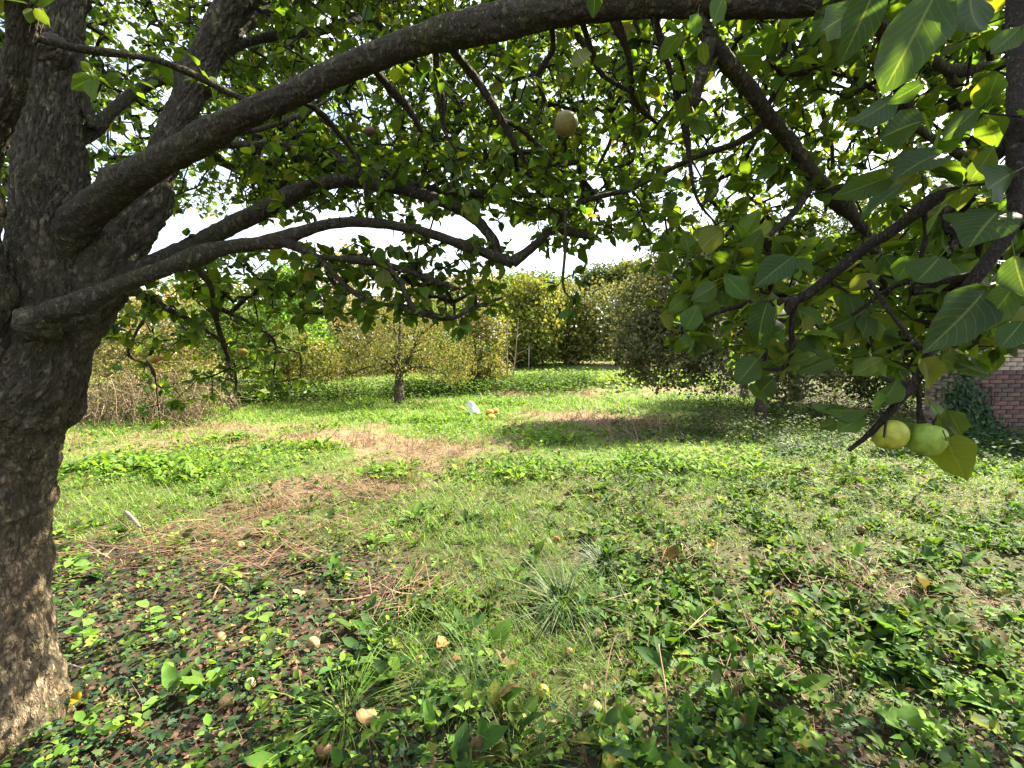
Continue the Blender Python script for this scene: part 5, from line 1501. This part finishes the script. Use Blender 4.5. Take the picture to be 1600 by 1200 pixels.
apple('yellow apple tucked partly behind the red flushed one', P(247, 559, 2.84), 0.027, (0.40, 0.25, 0.04), (0, -.2, 0), g_h, 0.95, None, 0.03, 5)
apple('small green apple below the red flushed pair, on a thin hanging twig', P(236, 605, 2.82), 0.025, (0.32, 0.34, 0.04), (0, 0, 0), g_h, 1, None, 0.03, 6)
apple('yellow apple in the shaded leaves of the drooping branch, over the forked tree', P(377, 551, 2.8), 0.033, (0.42, 0.32, 0.05), (0, .1, 0), g_h, .95, None, 0.03, 7)
apple('small russet apple hanging in the shade of the upper leaves', P(577, 205, 1.75), 0.02, (0.13, 0.065, 0.03), (0, .1, 0), g_h, 1, None, 0.03, 8)
g_f = 'windfall apples on the ground'
FALL = [('bright yellow windfall on the dry patch in the middle of the near grass', 541, 905, .032, (0.55, 0.44, 0.05), None),
        ('pale tan rotting windfall at the edge of the bright grass clump', 490, 1009, .034, (0.50, 0.38, 0.18), (0.40, 0.28, 0.12)),
        ('spotted yellow windfall in the grass, beside the brown curled leaves', 848, 1085, .030, (0.52, 0.40, 0.04), (0.48, 0.30, 0.05)),
        ('pale yellow green windfall lying next to the spotted yellow one', 929, 1112, .031, (0.48, 0.46, 0.12), None),
        ('golden windfall cut by the bottom edge of the view', 953, 1196, .031, (0.52, 0.40, 0.05), None),
        ('tan windfall with a brown bruise in the dark ivy', 355, 1100, .031, (0.46, 0.30, 0.12), (0.50, 0.36, 0.16)),
        ('pale cream windfall up against the ivy, above the bruised tan one', 391, 1072, .024, (0.52, 0.40, 0.22), None),
        ('reddish windfall on brown litter left of the grass clump', 345, 999, .027, (0.35, 0.12, 0.06), (0.42, 0.20, 0.08)),
        ('brown rotten windfall beside the bright grass clump', 463, 1055, .028, (0.20, 0.09, 0.05), None),
        ('brown wrinkled windfall at the bottom edge below the bright grass clump', 508, 1180, .032, (0.24, 0.11, 0.055), (0.30, 0.15, 0.08)),
        ('brown oval windfall near the foot of the sedge tuft', 889, 1023, .026, (0.26, 0.12, 0.06), None),
        ('orange windfall on the sunny dry grass further out', 376, 853, .032, (0.50, 0.24, 0.08), (0.50, 0.32, 0.10)),
        ('small yellow windfall left of the orange one on the dry grass', 333, 849, .026, (0.52, 0.40, 0.06), None),
        ('small red orange windfall in the weeds behind the sedge tufts', 870, 843, .026, (0.45, 0.17, 0.06), None),
        ('russet windfall showing among the upper weeds by a yellow leaf', 1345, 828, .036, (0.26, 0.12, 0.05), None),
        ('yellow windfall against the trunk foot of the grey green apple tree', 1177, 645, .04, (0.55, 0.42, 0.10), None),
        ('pinkish windfall nearest the trunk foot of the grey green apple tree', 1183, 660, .04, (0.50, 0.33, 0.18), None),
        ('yellow windfall in the shadow left of the grey green apple tree trunk', 1122, 669, .042, (0.52, 0.40, 0.12), None)]
for i, (lab, px_, py_, r, c_, bl) in enumerate(FALL):
    g = G(px_, py_ + r * FPX / 2.6 * 0.6)
    apple(lab, g + np.array([0, 0, r * 0.95]), r * 1.05, c_, (rng.uniform(0.6, 2.2), rng.uniform(-1, 1), rng.uniform(0, 6)), g_f, 0.95, bl, 0.012, i)

# single fallen leaves
def fallen(label, px, py, s, colr, seed):
    b = G(px, py)
    me = fine_leaf(seed, tuple(0.6 * v for v in colr)); me = me.copy(); me.materials.clear(); me.materials.append(M_dry)
    o = bpy.data.objects.new('fallen_leaf', me); C.objects.link(o)
    o.location = (b[0], b[1], b[2] + 0.05); o.scale = (s, s * 1.25, s * 1.6)
    o.rotation_euler = (rng.uniform(-.5, .5), rng.uniform(-.5, .3), rng.uniform(0, 6.28))
    tag(o, label, 'leaf', 'single fallen leaves')
for i, a_ in enumerate([('round orange brown leaf standing in the grass above the fine dark tuft', 697, 1014, .075, (0.48, 0.25, 0.09)),
        ('dark red leaf just under the round orange brown leaf', 706, 1042, .055, (0.25, 0.09, 0.04)), ('cream curled leaf left of the dry grass patch', 470, 942, .085, (0.58, 0.47, 0.22)),
        ('tan folded leaf at the bottom edge under the bright grass clump', 567, 1150, .10, (0.40, 0.24, 0.11)), ('bright yellow leaf in the dark ivy against the big trunk', 125, 1112, .06, (0.55, 0.36, 0.02)),
        ('yellow leaf lying on the upper weeds beside the dry patch', 1328, 868, .085, (0.55, 0.38, 0.03)), ('orange brown curled leaf at the bottom edge in the weeds', 1180, 1156, .075, (0.36, 0.16, 0.07)),
        ('dark brown crumpled leaf at the very bottom near the curled orange one', 1238, 1190, .09, (0.22, 0.10, 0.05)), ('brown leaf at the far edge among plantain rosettes', 1563, 1095, .08, (0.28, 0.15, 0.09)),
        ('small yellow leaf on the weeds left of the dry stalk head', 1105, 858, .07, (0.52, 0.38, 0.03)), ('cream leaf on the grass between dry patch and orange leaf', 713, 950, .06, (0.5, 0.42, 0.2)),
        ('pale brown leaf in the ivy close to the golden windfall', 925, 1092, .06, (0.42, 0.30, 0.18))]):
    fallen(*a_, 300 + i)

# sticks
def stick(label, pts, r, colr, group=None, name='stick'):
    pts = np.array(pts); b = pts[0].copy()
    k = catmull(pts - b, 0.05)
    V, F = tube(k, np.linspace(r, r * 0.6, len(k)), 8, 0.25, int(r * 9000) % 40, 1.0, 0.2)
    o = bpy.data.objects.new(name, mesh_np(name, V, F, np.array(colr) * 0.38, True, M_stick)); C.objects.link(o)
    o.location = b
    return tag(o, label, 'stick', group)
a_, b_ = G(197, 808), G(219, 832)
stick('grey barkless stick lying on the grass right of the big trunk', [a_ + [0, 0, .05], .5 * (a_ + b_) + [0, 0, .055], b_ + [0, 0, .05]], 0.018, (0.36, 0.32, 0.28))
hc = G(975, 690)
for i in range(9):
    az = rng.uniform(1.2, 2.6); L_ = rng.uniform(0.5, 1.2)
    b = hc + np.array([rng.normal(0, .25), rng.normal(0, .2), 0.03])
    dv = np.array([math.cos(az), math.sin(az), rng.uniform(0.1, 0.5)]) * L_
    stick('thin pale stick among the loose brushwood on the meadow by the tree shadow', [b, b + dv * .5 + rng.normal(0, .05, 3), b + dv], 0.009, (0.30, 0.20, 0.13), 'sticks of the brushwood heap')
def stalk(label, pxs, dz, r, colr):
    pts = [G(x, y) + np.array([0, 0, z]) for (x, y), z in zip(pxs, dz)]
    stick(label, pts, r, colr, None, 'dry_stalk')
stalk('long bent straw coloured stalk rising at the bottom of the weeds', [(1045, 1200), (1040, 1130), (1028, 1075), (1030, 1062)], (0.0, .12, .2, .16), 0.0035, (0.42, 0.28, 0.14))
stalk('reddish bramble runner arching along the grass by the golden windfall', [(955, 1180), (945, 1100), (965, 1020), (1010, 1018)], (0.02, .08, .10, .05), 0.003, (0.28, 0.15, 0.09))
stalk('tan stalk leaning over the ground beneath the dry seed head', [(985, 955), (1015, 930), (1045, 905)], (0.03, .05, .12), 0.004, (0.5, 0.36, 0.2))
stalk('pale short stick by the dark ivy at the trunk foot', [(108, 1050), (132, 1060)], (0.04, .05), 0.005, (0.55, 0.48, 0.38))
stalk('brown bent stalk on the dry litter left of the bright dock rosette', [(330, 950), (345, 935), (362, 938)], (0.03, .09, .05), 0.006, (0.45, 0.3, 0.2))

# white sheet standing in the meadow with squashes
b = G(742, 645)
n_u, n_v = 10, 12
T = []
for i in range(n_v + 1):
    t = i / n_v
    for j_ in range(n_u):
        th_ = 2 * PI * j_ / n_u
        rr = (0.16 - 0.10 * t + 0.03 * math.sin(3 * th_ + 4 * t)) * (1 if t < 0.95 else 0.5)
        T.append((rr * math.cos(th_) * 0.8 - 0.14 * t, 0.9 * rr * math.sin(th_), 0.30 * t + 0.03 * math.sin(5 * th_ + 3 * t)))
Q = [(i * n_u + j_, i * n_u + (j_ + 1) % n_u, (i + 1) * n_u + (j_ + 1) % n_u, (i + 1) * n_u + j_) for i in range(n_v) for j_ in range(n_u)]
o = bpy.data.objects.new('plastic_bag', mesh_np('plastic_bag', np.array(T), None, np.array([0.50, 0.53, 0.56]), True, tint_mat('white_plastic', 0.4, 20, 0.1, .95, 1.05), np.array(Q)))
C.objects.link(o); o.location = b
tag(o, 'crumpled white plastic bag standing in the sunny grass beside the squashes', 'bag')
for i, (x, y, r, cc, lab) in enumerate([(765, 648, .10, (0.62, 0.27, 0.03), 'orange squash lying right of the white bag'), (774, 645, .085, (0.66, 0.30, 0.04), 'orange squash furthest from the white bag'), (768, 655, .08, (0.55, 0.42, 0.05), 'yellow squash in front of the orange ones'), (722, 641, .07, (0.62, 0.46, 0.05), 'small yellow squash left of the white bag')]):
    g = G(x, y)
    V = []
    for a_i in range(11):
        ph = PI * a_i / 10
        for j_ in range(20):
            th_ = 2 * PI * j_ / 20
            rr = r * math.sin(ph) * (1 + 0.08 * math.cos(8 * th_))
            V.append((rr * math.cos(th_), rr * math.sin(th_), r * 0.72 * math.cos(ph)))
    Q = [(a_i * 20 + j_, (a_i + 1) * 20 + j_, (a_i + 1) * 20 + (j_ + 1) % 20, a_i * 20 + (j_ + 1) % 20) for a_i in range(10) for j_ in range(20)]
    o = bpy.data.objects.new('squash', mesh_np('squash', np.array(V), None, np.array(cc), True, M_fruit, np.array(Q))); C.objects.link(o)
    o.location = (g[0], g[1], g[2] + r * 0.7)
    tag(o, lab, 'squash', 'squashes by the white bag')
    V, F = tube(np.array([[0, 0, r * .6], [0, .005, r * .8], [.01, .01, r]]), [.012, .009, .01], 6)
    s = bpy.data.objects.new('stalk', mesh_np('stalk', V, F, np.array([0.2, 0.2, 0.06]), True, M_stick)); C.objects.link(s); s.parent = o

# wire fence at the far end and thin posts by the lone tree
fr_ = thing('wire_fence', 'sagging dark wire fence in front of the yellow hornbeam and its neighbour', 'fence', G(850, 566))
pts = [G(826, 577), G(848, 565), G(868, 560), G(884, 556), G(905, 554)]
for q in pts:
    V, F = tube(np.vstack([q - [0, 0, .1], q + [0.02, 0, 1.15]]), [.03, .026], 6)
    o = link('post', mesh_np('post', V, F, np.array([0.3, 0.26, 0.2]), True, M_stick)); o.parent = fr_; o.location = -fr_.location
c = Cloud()
for a_, b_ in zip(pts[:-1], pts[1:]):
    for hh in np.linspace(0.08, 1.05, 9):
        V, F = tube(np.vstack([a_ + [0, 0, hh], .5 * (a_ + b_) + [0, 0, hh - .06], b_ + [0, 0, hh]]), [.006] * 3, 4); c.raw(V, F, (0.05, 0.05, 0.05))
    for t in np.linspace(0.05, .95, 9):
        q = a_ * (1 - t) + b_ * t
        V, F = tube(np.vstack([q + [0, 0, .05], q + [0, 0, 1.0]]), [.006] * 2, 4); c.raw(V, F, (0.05, 0.05, 0.05))
o = link('netting', c.mesh('netting', M_stick)); o.parent = fr_; o.location = -fr_.location
for i, (x, y, lab) in enumerate([(513, 622, 'thin leaning stake at the orchard edge, nearest the low dark apple tree'), (528, 624, 'thin upright stake midway between low dark tree and lone small tree'), (675, 607, 'thin dark stake standing behind the lone small apple tree')]):
    q = G(x, y)
    V, F = tube(np.vstack([[0, 0, -.05], [0.01, 0, .5], [0.03, 0, 1.0]]), [.02, .018, .016], 6)
    o = bpy.data.objects.new('stake', mesh_np('stake', V, F, np.array([0.32, 0.26, 0.2]), True, M_stick)); C.objects.link(o); o.location = q
    tag(o, lab, 'stake')

# ivy climbing the outbuilding corner
root = thing('climbing_ivy', 'dark ivy climbing the corner of the red brick outbuilding', 'ivy', (wx + 0.1, wd - 0.05, wz))
n = 2600
u = rng.random(n); zz = 1.35 * (1 - u) * rng.random(n) ** 0.8
pos = np.stack([wx - 0.35 + 1.0 * u * rng.random(n) + 0.15 * rng.normal(0, 1, n), wd - 0.02 - 0.14 * rng.random(n), wz + zz], -1)
c = Cloud()
c.add(*IVY, pos, frames(unit(rnd_dirs(n) * .6 + [0, 0, -.7]), unit(rnd_dirs(n) * .5 + [0, -1, .3])), rng.uniform(.04, .08, n), pick(n, PAL_IVY))
o = link('foliage', c.mesh('foliage', M_ivy)); o.parent = root; o.location = -root.location; o['kind'] = 'stuff'
for q in range(3):
    x_ = wx + 0.02 + 0.12 * q
    V, F = tube(np.array([[x_, wd - .03, wz - .05], [x_ + .04, wd - .035, wz + .5], [x_ - .02, wd - .03, wz + 1.0]]), [.012, .009, .004], 5)
    o = link('stem', mesh_np('stem', V, F, None, True, M_twig)); o.parent = root; o.location = -root.location
tt = sum(len(m_.polygons) for m_ in bpy.data.meshes)
print('polygons', tt)
